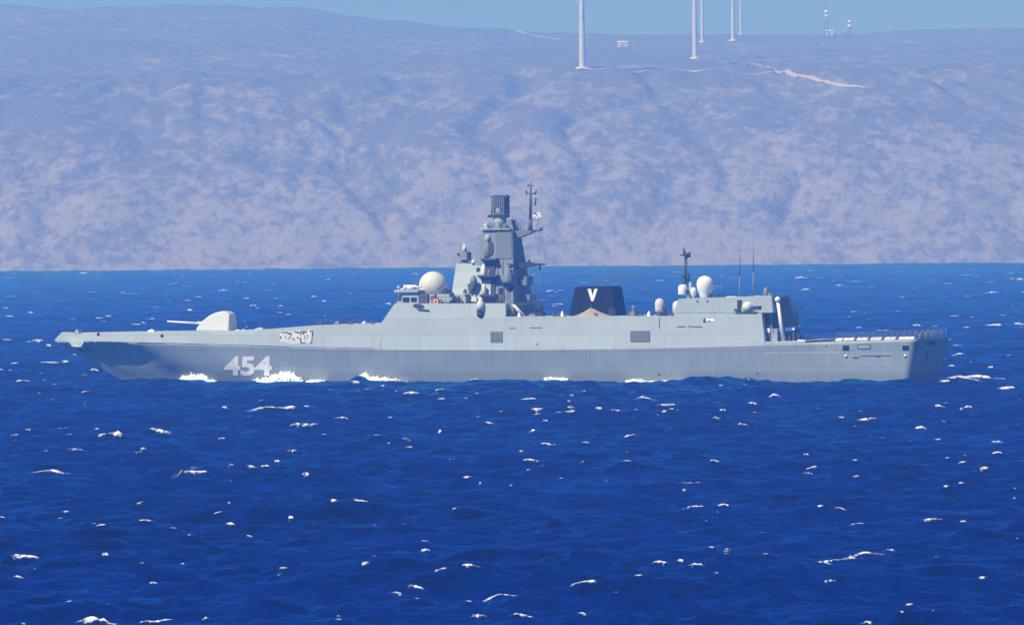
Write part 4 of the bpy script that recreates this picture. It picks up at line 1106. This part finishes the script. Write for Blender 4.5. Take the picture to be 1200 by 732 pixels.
# --- after end of the hangar and the gear that stands there
a, b_ = P(893.5, 402, -6.3), P(904, 367.2, -6.3)
rc_ = MB().hexa([(a.x-.6,-6.3,a.z-.3),(b_.x,-6.3,a.z-.3),(b_.x,6.3,a.z-.3),(a.x-.6,6.3,a.z-.3),(a.x-.6,-6.0,b_.z),(b_.x,-6.0,b_.z),(b_.x,6.0,b_.z),(a.x-.6,6.0,b_.z)]).build('hangar_end', M['mast'], ship)
lv = MB()
for k in range(5):
    x0 = 894.2+k*1.5; a, b_ = P(x0, 383, -6.4), P(x0+.9, 369, -6.3); lv.box(a.x, b_.x, -6.5, -6.1, a.z, b_.z)
lv.build('louvre', M['dark'], rc_)
a, b_ = P(895.4,401.6,-6.4), P(897.6,386,-6.4); MB().box(a.x,b_.x,-6.5,-6.1,a.z,b_.z).build('side_door', M['dark'], rc_)
for x0,x1,y0,y1,mt in ((898,903.5,390,400,'gear'),(899.5,901.5,392,401.5,'dark'),(904.2,911,385,401.2,'grey'),(905,908.5,385.2,391,'dark'),(899,902.4,384.4,389.4,'white')):
    a, b_ = P(x0,y1,-6.7), P(x1,y0,-6.7); MB().box(a.x,b_.x,-6.8,-6.0,a.z,b_.z).build('locker', M[mt], ship)
hd = [P(905.8,402,0),P(912,402,0),P(909,346,0),P(905.8,346,0)]
a, b_ = P(906.2,402.4,-5.6), P(911.5,349,-5.2)
dz = MB().hexa([(a.x,-5.6,a.z-.1),(b_.x+.5,-5.6,a.z-.1),(b_.x+.5,5.0,a.z-.1),(a.x,5.0,a.z-.1),(a.x,-5.2,b_.z),(b_.x,-5.2,b_.z),(b_.x,-.5,b_.z),(a.x,-.5,b_.z)]).build('hangar_door_housing', M['gear'], ship)
for k in range(4):
    a, b_ = P(905.5+k*1.4, 366, -5.7), P(906.2+k*1.4, 349, -5.7); MB().box(a.x,b_.x,-5.85,-5.5,a.z,b_.z).build('housing_rib', M['dark'] if k % 2 else M['mast'], dz)
q0, q1 = P(911.4,352.5,-6.6), P(918.4,401.4,-6.6)
cr = MB().tube(q1, q0, .27, .24, 10).build('crane_boom', M['white'], ship)
MB().lathe((q0.x,q0.y,q0.z-.2),[(.2,0),(.42,.2),(.42,.55),(.15,.8)],12).build('crane_head', M['white'], cr)
# aft gear: davits, racks and netting seen behind the boom
for x0,x1,y0,y1,y,mt in ((912,916,352,362,-2,'gear'),(915.5,918.5,360,400,-3,'mast'),(919,921,357,384,2,'gear'),(922.5,924.5,366,384,0,'gear'),(912.5,917,388,401,-4.5,'dark'),(919,921.5,388,401.5,-5,'gear'),(924.8,926.6,388,401.5,-5.6,'gear'),(931,933,389,401.6,-5.6,'gear')):
    a, b_ = P(x0,y1,y), P(x1,y0,y); MB().hexa([(a.x,y-.35,a.z),(b_.x,y-.35,a.z),(b_.x,y+.35,a.z),(a.x,y+.35,a.z),(a.x+.1,y-.25,b_.z),(b_.x-.1,y-.25,b_.z),(b_.x-.1,y+.25,b_.z),(a.x+.1,y+.25,b_.z)]).build('davit_frame', M[mt], ship)
br_ = MB()
for (x0,y0,x1,y1) in ((912,352,922,366),(916,362,926,384),(920,358,921,366),(914,371,922,372),(918,360,924,366),(913,386,913,402),(922,388,936,388),(922,394,936,394),(936,386,936,402)):
    br_.tube(P(x0,y0,0), P(x1,y1,0), .09, n=5)
br_.build('davit_stay', M['gear'], ship)
lt = MB(); q = P(921.4,360,1.5); lt.lathe((q.x,1.5,q.z-.1),[(.3,0),(.5,.2),(.5,.5),(.2,.7)],10); lt.tube((q.x,1.5,q.z),(q.x,1.5,q.z-4.5),.14,n=6); lt.build('floodlight', M['dark'], ship)
a, b_ = P(913.4,387.0,-5.8), P(930.6,383.8,-5.8)
aw = MB().hexa([(a.x,-6.4,a.z-.05),(b_.x,-6.4,a.z-.05),(b_.x,-4.2,a.z+.1),(a.x,-4.2,a.z+.1),(a.x,-6.3,b_.z-.02),(b_.x,-6.3,b_.z-.06),(b_.x,-4.2,b_.z+.15),(a.x,-4.2,b_.z+.2)]).build('awning', M['blue'], ship)
MB().box(P(928.6,387,-6.45).x, P(931.2,387,-6.45).x, -6.5, -6.2, P(930,386.6,-6.4).z, P(930,384,-6.4).z).build('awning_end', M['white'], aw)
po = MB()
for x in (914,920,929.6): po.tube(P(x,387,-6.2), P(x,402.4,-6.2), .06, n=6)
po.build('awning_post', M['mast'], aw)
for k in range(5):
    x0 = 921.4+k*2.6; lump('stowed_rack', x0+1, 402.2, -5.2, .5, 1.3 - .15*(k % 2), .6, 'mast' if k % 2 else 'gear')
a, b_ = P(934.6,398.2,-6.4), P(937.6,388.8,-6.4); MB().hexa([(a.x,-6.6,a.z),(b_.x,-6.6,a.z),(b_.x,-6.0,a.z),(a.x,-6.0,a.z),(a.x+.05,-6.5,b_.z),(b_.x-.1,-6.5,b_.z),(b_.x-.1,-6.1,b_.z),(a.x+.05,-6.1,b_.z)]).build('hose_reel', M['dark'], ship)
p = P(939.6, 400.3, -6.8)
lr = MB().tube((p.x-.62,-6.8,p.z+.05),(p.x+.62,-6.8,p.z+.05),.24,.24,12).build('raft_canister', M['white'], ship)
MB().box(p.x-.55,p.x+.55,-7.06,-6.6,p.z-.32,p.z-.18).build('raft_cradle', M['red'], lr)

# --- flight deck
a, b_ = S(896.5, 402.4), S(943.5, 401.2)
fd_ = MB(); xe = b_.x
fd_.hexa([(a.x,-knuckle_b(a.x)-.02,knuckle_z(a.x)-.02),(xe,-knuckle_b(xe)-.02,knuckle_z(xe)-.02),(xe,knuckle_b(xe),knuckle_z(xe)-.02),(a.x,knuckle_b(a.x),knuckle_z(a.x)-.02),
          (a.x,-knuckle_b(a.x)+.05,knuckle_z(a.x)+.28),(xe,-knuckle_b(xe)+.05,knuckle_z(xe)+.28),(xe,knuckle_b(xe)-.05,knuckle_z(xe)+.28),(a.x,knuckle_b(a.x)-.05,knuckle_z(a.x)+.28)])
fd_.build('quarterdeck_edge', M['grey'], ship)
fx0, fx1 = xe+.05, LS-.3
fdk = MB(); nseg = 8
for k in range(nseg):
    xa, xb_ = fx0+(fx1-fx0)*k/nseg, fx0+(fx1-fx0)*(k+1)/nseg
    fdk.add([(xa,-knuckle_b(xa)+.3,knuckle_z(xa)+.03),(xb_,-knuckle_b(xb_)+.3,knuckle_z(xb_)+.03),(xb_,knuckle_b(xb_)-.3,knuckle_z(xb_)+.03),(xa,knuckle_b(xa)-.3,knuckle_z(xa)+.03)], [(0,1,2,3)])
fdk.build('flight_deck', M['deck'], ship)
# folded safety nets: each a tilted frame outboard of the deck edge
nets = [(978.6,987,397.6),(988.4,1000.6,397.2),(1003.8,1016.6,396.9),(1020,1032.6,396.6),(1036.2,1049,396.3),(1053,1071,396.0)]
for x0, x1, y in nets:
    a, b_ = S(x0, y+1.2), S(x1, y+1.0); m_ = MB()
    m_.hexa([(a.x,a.y-.03,a.z-.12),(b_.x,b_.y-.03,b_.z-.12),(b_.x,b_.y+.7,b_.z-.05),(a.x,a.y+.7,a.z-.05),(a.x,a.y-.05,a.z+.10),(b_.x,b_.y-.05,b_.z+.10),(b_.x,b_.y+.7,b_.z+.34),(a.x,a.y+.7,a.z+.34)])
    m_.build('deck_net_frame', M['white'], ship)
for sgn in (-1, 1):
    tp = []; rl = MB()
    for k in range(19):
        x = fx0 + (fx1-fx0)*k/18; zz = knuckle_z(x); y = sgn*(knuckle_b(x)-.25)
        rl.tube((x,y,zz),(x,y,zz+1.15),.035,n=4); tp.append((x,y,zz+1.12))
    for dz_ in (0,-.38,-.75): rl.path([(x,y,z+dz_) for x,y,z in tp], .02, 4)
    rl.build('guard_rail', M['mast'], ship)
tp = []; rl = MB()
for k in range(11):
    y = -7.7+15.4*k/10; zz = knuckle_z(LS-.4); rl.tube((LS-.4,y,zz),(LS-.4,y,zz+1.15),.04,n=4); tp.append((LS-.4,y,zz+1.12))
for dz_ in (0,-.38,-.75): rl.path([(x,y,z+dz_) for x,y,z in tp], .02, 4)
rl.build('guard_rail', M['mast'], ship)
# fittings of the stern
for px, w, h_, mt in ((1086,.35,1.0,'gear'),(1088,.25,1.5,'dark'),(1091,.5,.7,'mast'),(1095,.4,.9,'gear'),(1099,.35,.7,'mast'),(1104,.3,.6,'gear'),(1083,.4,.5,'mast')):
    y = -7 + (px-1074)/41*15; q = Vector((LS-.8, y, knuckle_z(LS-1)))
    MB().tube((q.x,y,q.z),(q.x,y,q.z+h_),w*.5,w*.35,8).lathe((q.x,y,q.z+h_*.7),[(.05,0),(w*.6,.1),(w*.5,.3),(.05,.4)],8).build('stern_fitting', M[mt], ship)
def hull_panel(name, mat, corners, proud=.03, parent=ship):
    q = [H(*c_) for c_ in corners]
    return MB().prism(q, lambda v: (v.x, v.y-proud, v.z), lambda v: (v.x, v.y+.15, v.z)).build(name, mat, parent)
for x0, x1 in ((987.6,995.0),(1057.6,1065.2)):
    o = hull_panel('stern_window', M['glass'], [(x0,410.8),(x1,410.8),(x1,404.8),(x0,404.8)], .02)
rr_ = [(1012.6+7.8*max(-1,min(1,1.25*math.cos(t))), 406.0+3.0*max(-1,min(1,1.25*math.sin(t)))) for t in np.linspace(0,2*math.pi,28)[:-1]]
fr = hull_panel('hatch_frame', M['gear'], rr_, .03)
rr2 = [(1012.6+6.7*max(-1,min(1,1.25*math.cos(t))), 406.0+2.0*max(-1,min(1,1.25*math.sin(t)))) for t in np.linspace(0,2*math.pi,28)[:-1]]
hull_panel('side_hatch', M['grey'], rr2, .06, fr)
for x, y in ((991.4,417),(1060.8,416.8)):
    q = H(x, y); MB().tube((q.x,q.y-.08,q.z),(q.x,q.y+.1,q.z),.2,.16,12).build('hull_outlet', M['white'], ship)
for x0,x1,y,mt in ((999.4,1006.6,419,'dark'),(1026.6,1030.6,417.8,'gear'),(886,889,437,'dark'),(771,774,438.6,'dark')):
    hull_panel('hull_slot', M[mt], [(x0,y+.7),(x1,y+.7),(x1,y-.6),(x0,y-.6)], .03)
q = H(968.4,405.4); MB().tube((q.x,q.y-.06,q.z),(q.x,q.y+.1,q.z),.1,n=8).build('scuttle', M['dark'], ship)
rb = MB(); pts_ = [H(x, 417+(.6 if x % 2 else 0)-.02*(x-1000)) for x in range(1008, 1048, 6)]
rb.path([(v.x,v.y-.03,v.z) for v in pts_], .035, 4); rb.build('rubbing_strip', M['gear'], ship)
# transom hatch and boat door
def transom(y, z): return Vector((end_x(z)+.03, y, z))
def trans_panel(name, mat, pts_, parent=ship, proud=.03):
    q = [transom(*c_) for c_ in pts_]
    return MB().prism(q, lambda v: (v.x+proud, v.y, v.z), lambda v: (v.x-.15, v.y, v.z)).build(name, mat, parent)
zt = zt_
td = trans_panel('transom_door', M['hull'], [(-3.2,1.9),(-.6,1.7),(.3,zt-.7),(-2.9,zt-.6)])
trans_panel('door_slot', M['dark'], [(-2.2,2.7),(-1.2,2.6),(-.9,4.2),(-1.9,4.4)], td, .06)
trans_panel('transom_lip', M['dark'], [(-2.6,zt-1.0),(1.0,zt-1.0),(1.4,zt-.45),(-2.6,zt-.4)], td, .09)
trans_panel('transom_notch', M['dark'], [(-7.6,zt-1.5),(-6.6,zt-1.5),(-6.4,zt-.5),(-7.6,zt-.5)])

# --- lettering
def text_on(body, name, mat, box, proj, parent, bold=0.0, proud=.03, cuts=1):
    """letters spread over a measured rectangle (x0, x1, top, foot) and laid on the plate by projecting athwartships"""
    cu = bpy.data.curves.new(name, 'FONT'); cu.body = body; cu.offset = bold; cu.resolution_u = 4
    t = bpy.data.objects.new(name, cu)
    col.objects.link(t); dg = bpy.context.evaluated_depsgraph_get()
    me = bpy.data.meshes.new_from_object(t.evaluated_get(dg)); bpy.data.objects.remove(t); bpy.data.curves.remove(cu)
    xs = [v.co.x for v in me.vertices]; ys = [v.co.y for v in me.vertices]
    lo, hi, b0, b1 = min(xs), max(xs), min(ys), max(ys)
    bm = bmesh.new(); bm.from_mesh(me); bmesh.ops.triangulate(bm, faces=bm.faces)
    for _ in range(cuts): bmesh.ops.subdivide_edges(bm, edges=bm.edges, cuts=1)
    c00, c10, c01, c11 = [proj(px, py) for px, py in ((box[0],box[3]),(box[1],box[3]),(box[0],box[2]),(box[1],box[2]))]
    nrm = []; bm.verts.index_update()
    for v in bm.verts:
        u, w = (v.co.x-lo)/(hi-lo), (v.co.y-b0)/(b1-b0)
        p = (c00*(1-u)+c10*u)*(1-w) + (c01*(1-u)+c11*u)*w
        h = HULL_BVH.ray_cast(Vector((p.x, -40, p.z)), Vector((0, 1, 0)))
        v.co = (p.x, (h[0].y if h[0] else p.y) - proud, p.z)
        nr_ = h[1] if h[0] else Vector((0, -1, 0)); nrm.append(tuple(nr_ if nr_.y < 0 else -nr_))
    bm.to_mesh(me); me.polygons.foreach_set('use_smooth', [True]*len(me.polygons)); me.normals_split_custom_set_from_vertices(nrm); bm.free(); me.materials.clear(); me.materials.append(mat)
    o = bpy.data.objects.new(name, me); col.objects.link(o); o.parent = parent
    return o
text_on('454', 'hull_number', M['number'], (263, 318.6, 417.2, 440.2), H, ship, 0.035, .04, 2)
for w, x0, x1, yy in (('АДМИРАЛ',896.0,914.4,413.9),('ФЛОТА',916.6,928.0,413.7),('СОВЕТСКОГО',930.2,944.6,413.5),('СОЮЗА',946.2,965.0,413.3),('ГОРШКОВ',966.8,983.2,413.1)):
    text_on(w, 'name_lettering', M['gold'], (x0, x1, yy-1.3, yy+1.2), H, ship, 0.02, .03, 1)

# --- things lying on or hoisted on the ship
def on_ship(v): return ship.matrix_basis @ Vector(v)
cb = tag(empty('covered_boat', on_ship(P(692, 370.6, -5.6)), YAW), 'tan canvas cover peaked like a tent on deck before the black funnel', 'covered boat')
base = P(692, 370.6, -5.6)
c_ = MB(); sec = []
for px, top in ((673.5,369.6),(680,367.4),(686,364.2),(692.4,360.4),(697,362.2),(703,365.4),(710,368),(715,370)):
    a = P(px, 371.2, -5.6); b_ = P(px, top, -5.6)
    sec.append((a.x-base.x, a.z-base.z, b_.z-base.z))
vv = []; 
for x, z0, z1 in sec: vv += [(x,-1.5,z0),(x,-.8,z0+(z1-z0)*.6),(x,0,z1),(x,.8,z0+(z1-z0)*.6),(x,1.5,z0)]
ff = [(i*5+j, (i+1)*5+j, (i+1)*5+j+1, i*5+j+1) for i in range(len(sec)-1) for j in range(4)]
ff += [(0,1,2,3,4), tuple(range(len(vv)-1, len(vv)-6, -1))] + [(i*5, i*5+4, (i+1)*5+4, (i+1)*5) for i in range(len(sec)-1)]
c_.add(vv, ff).build('canvas_cover', M['canvas'], cb)
a = P(697,366.8,-6.6); b_ = P(702,368.6,-6.6)
MB().tube((a.x-base.x,-1.5,a.z-base.z),(b_.x-base.x,-1.55,b_.z-base.z),.12).build('cover_fold', M['gear'], cb)
MB().tube((sec[3][0],0,sec[3][2]-.1),(sec[3][0],0,sec[3][2]+.5),.06).build('ridge_pole', M['gear'], cb)
fo_ = P(624.2, 252.5, 0)
fl_ = tag(empty('naval_flag', on_ship(fo_), YAW), 'small white flag with diagonal cross flying from the ship topmast', 'flag')
X = np.linspace(0, 1.4, 22); Zz = np.linspace(-.42, .42, 12)
ZG, XG = np.meshgrid(Zz, X, indexing='ij'); YG = .22*np.sin(XG*4.2+ZG*1.5)*(XG/1.4)**.6
def cloth_mat():
    m, nt, b = new_mat('flag_cloth'); tc = nd(nt, 'ShaderNodeTexCoord'); sx_ = nd(nt, 'ShaderNodeSeparateXYZ'); nt.links.new(tc.outputs['Object'], sx_.inputs[0])
    def band(sign):
        k = nd(nt, 'ShaderNodeMath', operation='MULTIPLY_ADD'); k.inputs[1].default_value = sign*0.6; k.inputs[2].default_value = -sign*0.42
        nt.links.new(sx_.outputs[0], k.inputs[0])
        s = nd(nt, 'ShaderNodeMath', operation='SUBTRACT'); nt.links.new(sx_.outputs[2], s.inputs[0]); nt.links.new(k.outputs[0], s.inputs[1])
        a_ = nd(nt, 'ShaderNodeMath', operation='ABSOLUTE'); nt.links.new(s.outputs[0], a_.inputs[0])
        l = nd(nt, 'ShaderNodeMath', operation='LESS_THAN'); l.inputs[1].default_value = 0.055; nt.links.new(a_.outputs[0], l.inputs[0]); return l.outputs[0]
    mx = nd(nt, 'ShaderNodeMath', operation='MAXIMUM'); nt.links.new(band(1), mx.inputs[0]); nt.links.new(band(-1), mx.inputs[1])
    nt.links.new(mix(nt, mx.outputs[0], (.85,.85,.85), (.06,.10,.40)), b.inputs['Base Color']); b.inputs['Roughness'].default_value = .8
    return m
f_ = grid_object('flag_cloth', XG, YG, ZG + .10*XG*0, cloth_mat()); f_.parent = fl_
so = f_.modifiers.new('solid', 'SOLIDIFY'); so.thickness = .012
MB().tube((-.02,0,-.9),(-.02,0,1.0),.02,n=5).build('halyard', M['gear'], fl_)

# --- white water along the ship: lumpy foam banks
m, nt, b = new_mat('spray')
tc = nd(nt, 'ShaderNodeTexCoord'); n1 = nd(nt, 'ShaderNodeTexNoise', i_Scale=1.5, i_Detail=5.0); nt.links.new(tc.outputs['Object'], n1.inputs['Vector'])
nt.links.new(mix(nt, ramp(nt, n1.outputs[0], [(.35,0.),(.6,1.)]), (.62,.70,.78), (.86,.87,.88)), b.inputs['Base Color']); b.inputs['Roughness'].default_value = .9
b.inputs['Specular IOR Level'].default_value = .2
n2 = nd(nt, 'ShaderNodeTexNoise', i_Scale=2.4, i_Detail=5.0, i_Roughness=.7); nt.links.new(tc.outputs['Object'], n2.inputs['Vector'])
nt.links.new(ramp(nt, n2.outputs[0], [(.36,0.),(.46,1.)]), b.inputs['Alpha'])
M['spray'] = m
def spray(px0, px1, prof, label, out=1.0, thick=1.6):
    """a bank of foam thrown up along the port side; prof = (fraction along, height in px above foot row)"""
    n_, k_ = max(24, int((px1-px0)*1.2)), 12
    vs_, fs_ = [], []
    for i in range(n_):
        u = i/(n_-1); px = px0+(px1-px0)*u
        fy = np.interp(u, [q[0] for q in prof], [q[1] for q in prof]); foot = np.interp(u, [q[0] for q in prof], [q[2] for q in prof])
        hb_ = H(px, foot-1.0)
        hh = max(.05, fy*.122)*(0.8+.5*(mnoise.noise(Vector((px*.35, 3.1, 0)))))
        zf = P(px, foot, hb_.y-out).z
        for j in range(k_):
            a_ = math.pi*(j/(k_-1)); 
            jit = mnoise.noise(Vector((px*.22, j*.6, 1.7)))*.4 + mnoise.noise(Vector((px*.9, j*1.1, 4.2)))*.4
            rr = 1 + jit
            vs_.append((hb_.x, hb_.y - out - math.cos(a_)*thick*.6*(-1 if False else 1)*rr + .5, zf - .35 + math.sin(a_)*(hh+.35)*rr))
    for i in range(n_-1):
        for j in range(k_-1):
            p = i*k_+j; fs_.append((p, p+1, p+k_+1, p+k_))
    mb = MB(); mb.add([on_ship(v) for v in vs_], fs_, True)
    o = mb.build('bow_wave_foam', M['spray']); tag(o, label, 'foam', kind='stuff')
    return o
spray(207, 257, [(0,1,448.5),(.2,9,448),(.36,15,448),(.55,13,448),(.8,8,448.2),(1,1,448.6)], 'white foam bank breaking on the bow left of the hull number')
spray(293, 357, [(0,1,449),(.15,5,448.6),(.35,7,448),(.55,13,447.5),(.75,13,447),(.9,7,447),(1,1,447)], 'white foam bank breaking below the last digit of the hull number')
spray(362, 384, [(0,.5,446),(.5,2,446.5),(1,.5,446)], 'thin line of foam along the hull between two waves')
spray(424, 492, [(0,1,441),(.06,7.5,442),(.15,3,444),(.35,5.5,447),(.55,5,447.6),(.75,2.5,449),(1,.5,450)], 'low foam bank along the hull under the deckhouse front')
spray(640, 668, [(0,.2,442.5),(.3,2,443),(.7,1,443.6),(1,.2,444)], 'short foam crest along the hull below the mast ladder', thick=.9)
spray(735, 800, [(0,.1,446),(.22,1.8,445.6),(.4,.2,446.5),(.7,.8,446.8),(1,.1,445.5)], 'foam crest along the hull below the aft intake', thick=.9)

# --- faint exhaust drifting aft from the funnel
m = bpy.data.materials.new('exhaust_smoke'); m.use_nodes = True; nt = m.node_tree; nt.nodes.clear()
out = nt.nodes.new('ShaderNodeOutputMaterial'); pv = nt.nodes.new('ShaderNodeVolumePrincipled')
pv.inputs['Color'].default_value = (.22, .20, .19, 1)
tc = nd(nt, 'ShaderNodeTexCoord'); ln_ = nd(nt, 'ShaderNodeVectorMath', operation='LENGTH'); nt.links.new(tc.outputs['Object'], ln_.inputs[0])
fall = nd(nt, 'ShaderNodeMapRange'); fall.inputs[1].default_value = 0.15; fall.inputs[2].default_value = 0.95; fall.inputs[3].default_value = 1; fall.inputs[4].default_value = 0
nt.links.new(ln_.outputs['Value'], fall.inputs[0])
nz = nd(nt, 'ShaderNodeTexNoise', i_Scale=2.2, i_Detail=3.0); nt.links.new(tc.outputs['Object'], nz.inputs['Vector'])
mu = nd(nt, 'ShaderNodeMath', operation='MULTIPLY'); nt.links.new(fall.outputs[0], mu.inputs[0]); nt.links.new(nz.outputs[0], mu.inputs[1])
mv = nd(nt, 'ShaderNodeMath', operation='MULTIPLY'); mv.inputs[1].default_value = .11; nt.links.new(mu.outputs[0], mv.inputs[0])
nt.links.new(mv.outputs[0], pv.inputs['Density']); nt.links.new(pv.outputs[0], out.inputs['Volume'])
sm_ = MB().lathe((0,0,0), [(max(.02, math.sin(math.pi*k/14)), -math.cos(math.pi*k/14)) for k in range(15)], 20).build('exhaust_smoke', m)
sc_ = P(722, 326, 0); sm_.location = on_ship(sc_); sm_.rotation_euler = (0, R(-9), YAW); sm_.scale = (7.5, 3.0, 2.1)
tag(sm_, 'faint brown exhaust haze drifting above the black funnel', 'smoke', kind='stuff')


# ------------------------------------------------------------------ air
m = bpy.data.materials.new('sea_haze'); m.use_nodes = True
nt = m.node_tree; nt.nodes.clear()
out = nt.nodes.new('ShaderNodeOutputMaterial'); pv = nt.nodes.new('ShaderNodeVolumePrincipled')
pv.inputs['Color'].default_value = (0.115, 0.325, 1.0, 1)
pv.inputs['Absorption Color'].default_value = (0.75, 0.75, 0.75, 1)
pv.inputs['Density'].default_value = 4.8e-4
pv.inputs['Anisotropy'].default_value = 0.0
nt.links.new(pv.outputs[0], out.inputs['Volume'])
hz = MB(); hz.box(-6300, 6300, -60, 8000, -14, 330)
hz = hz.build('haze', m)
tag(hz, 'pale blue sea haze that fades the hills', 'haze', kind='stuff')
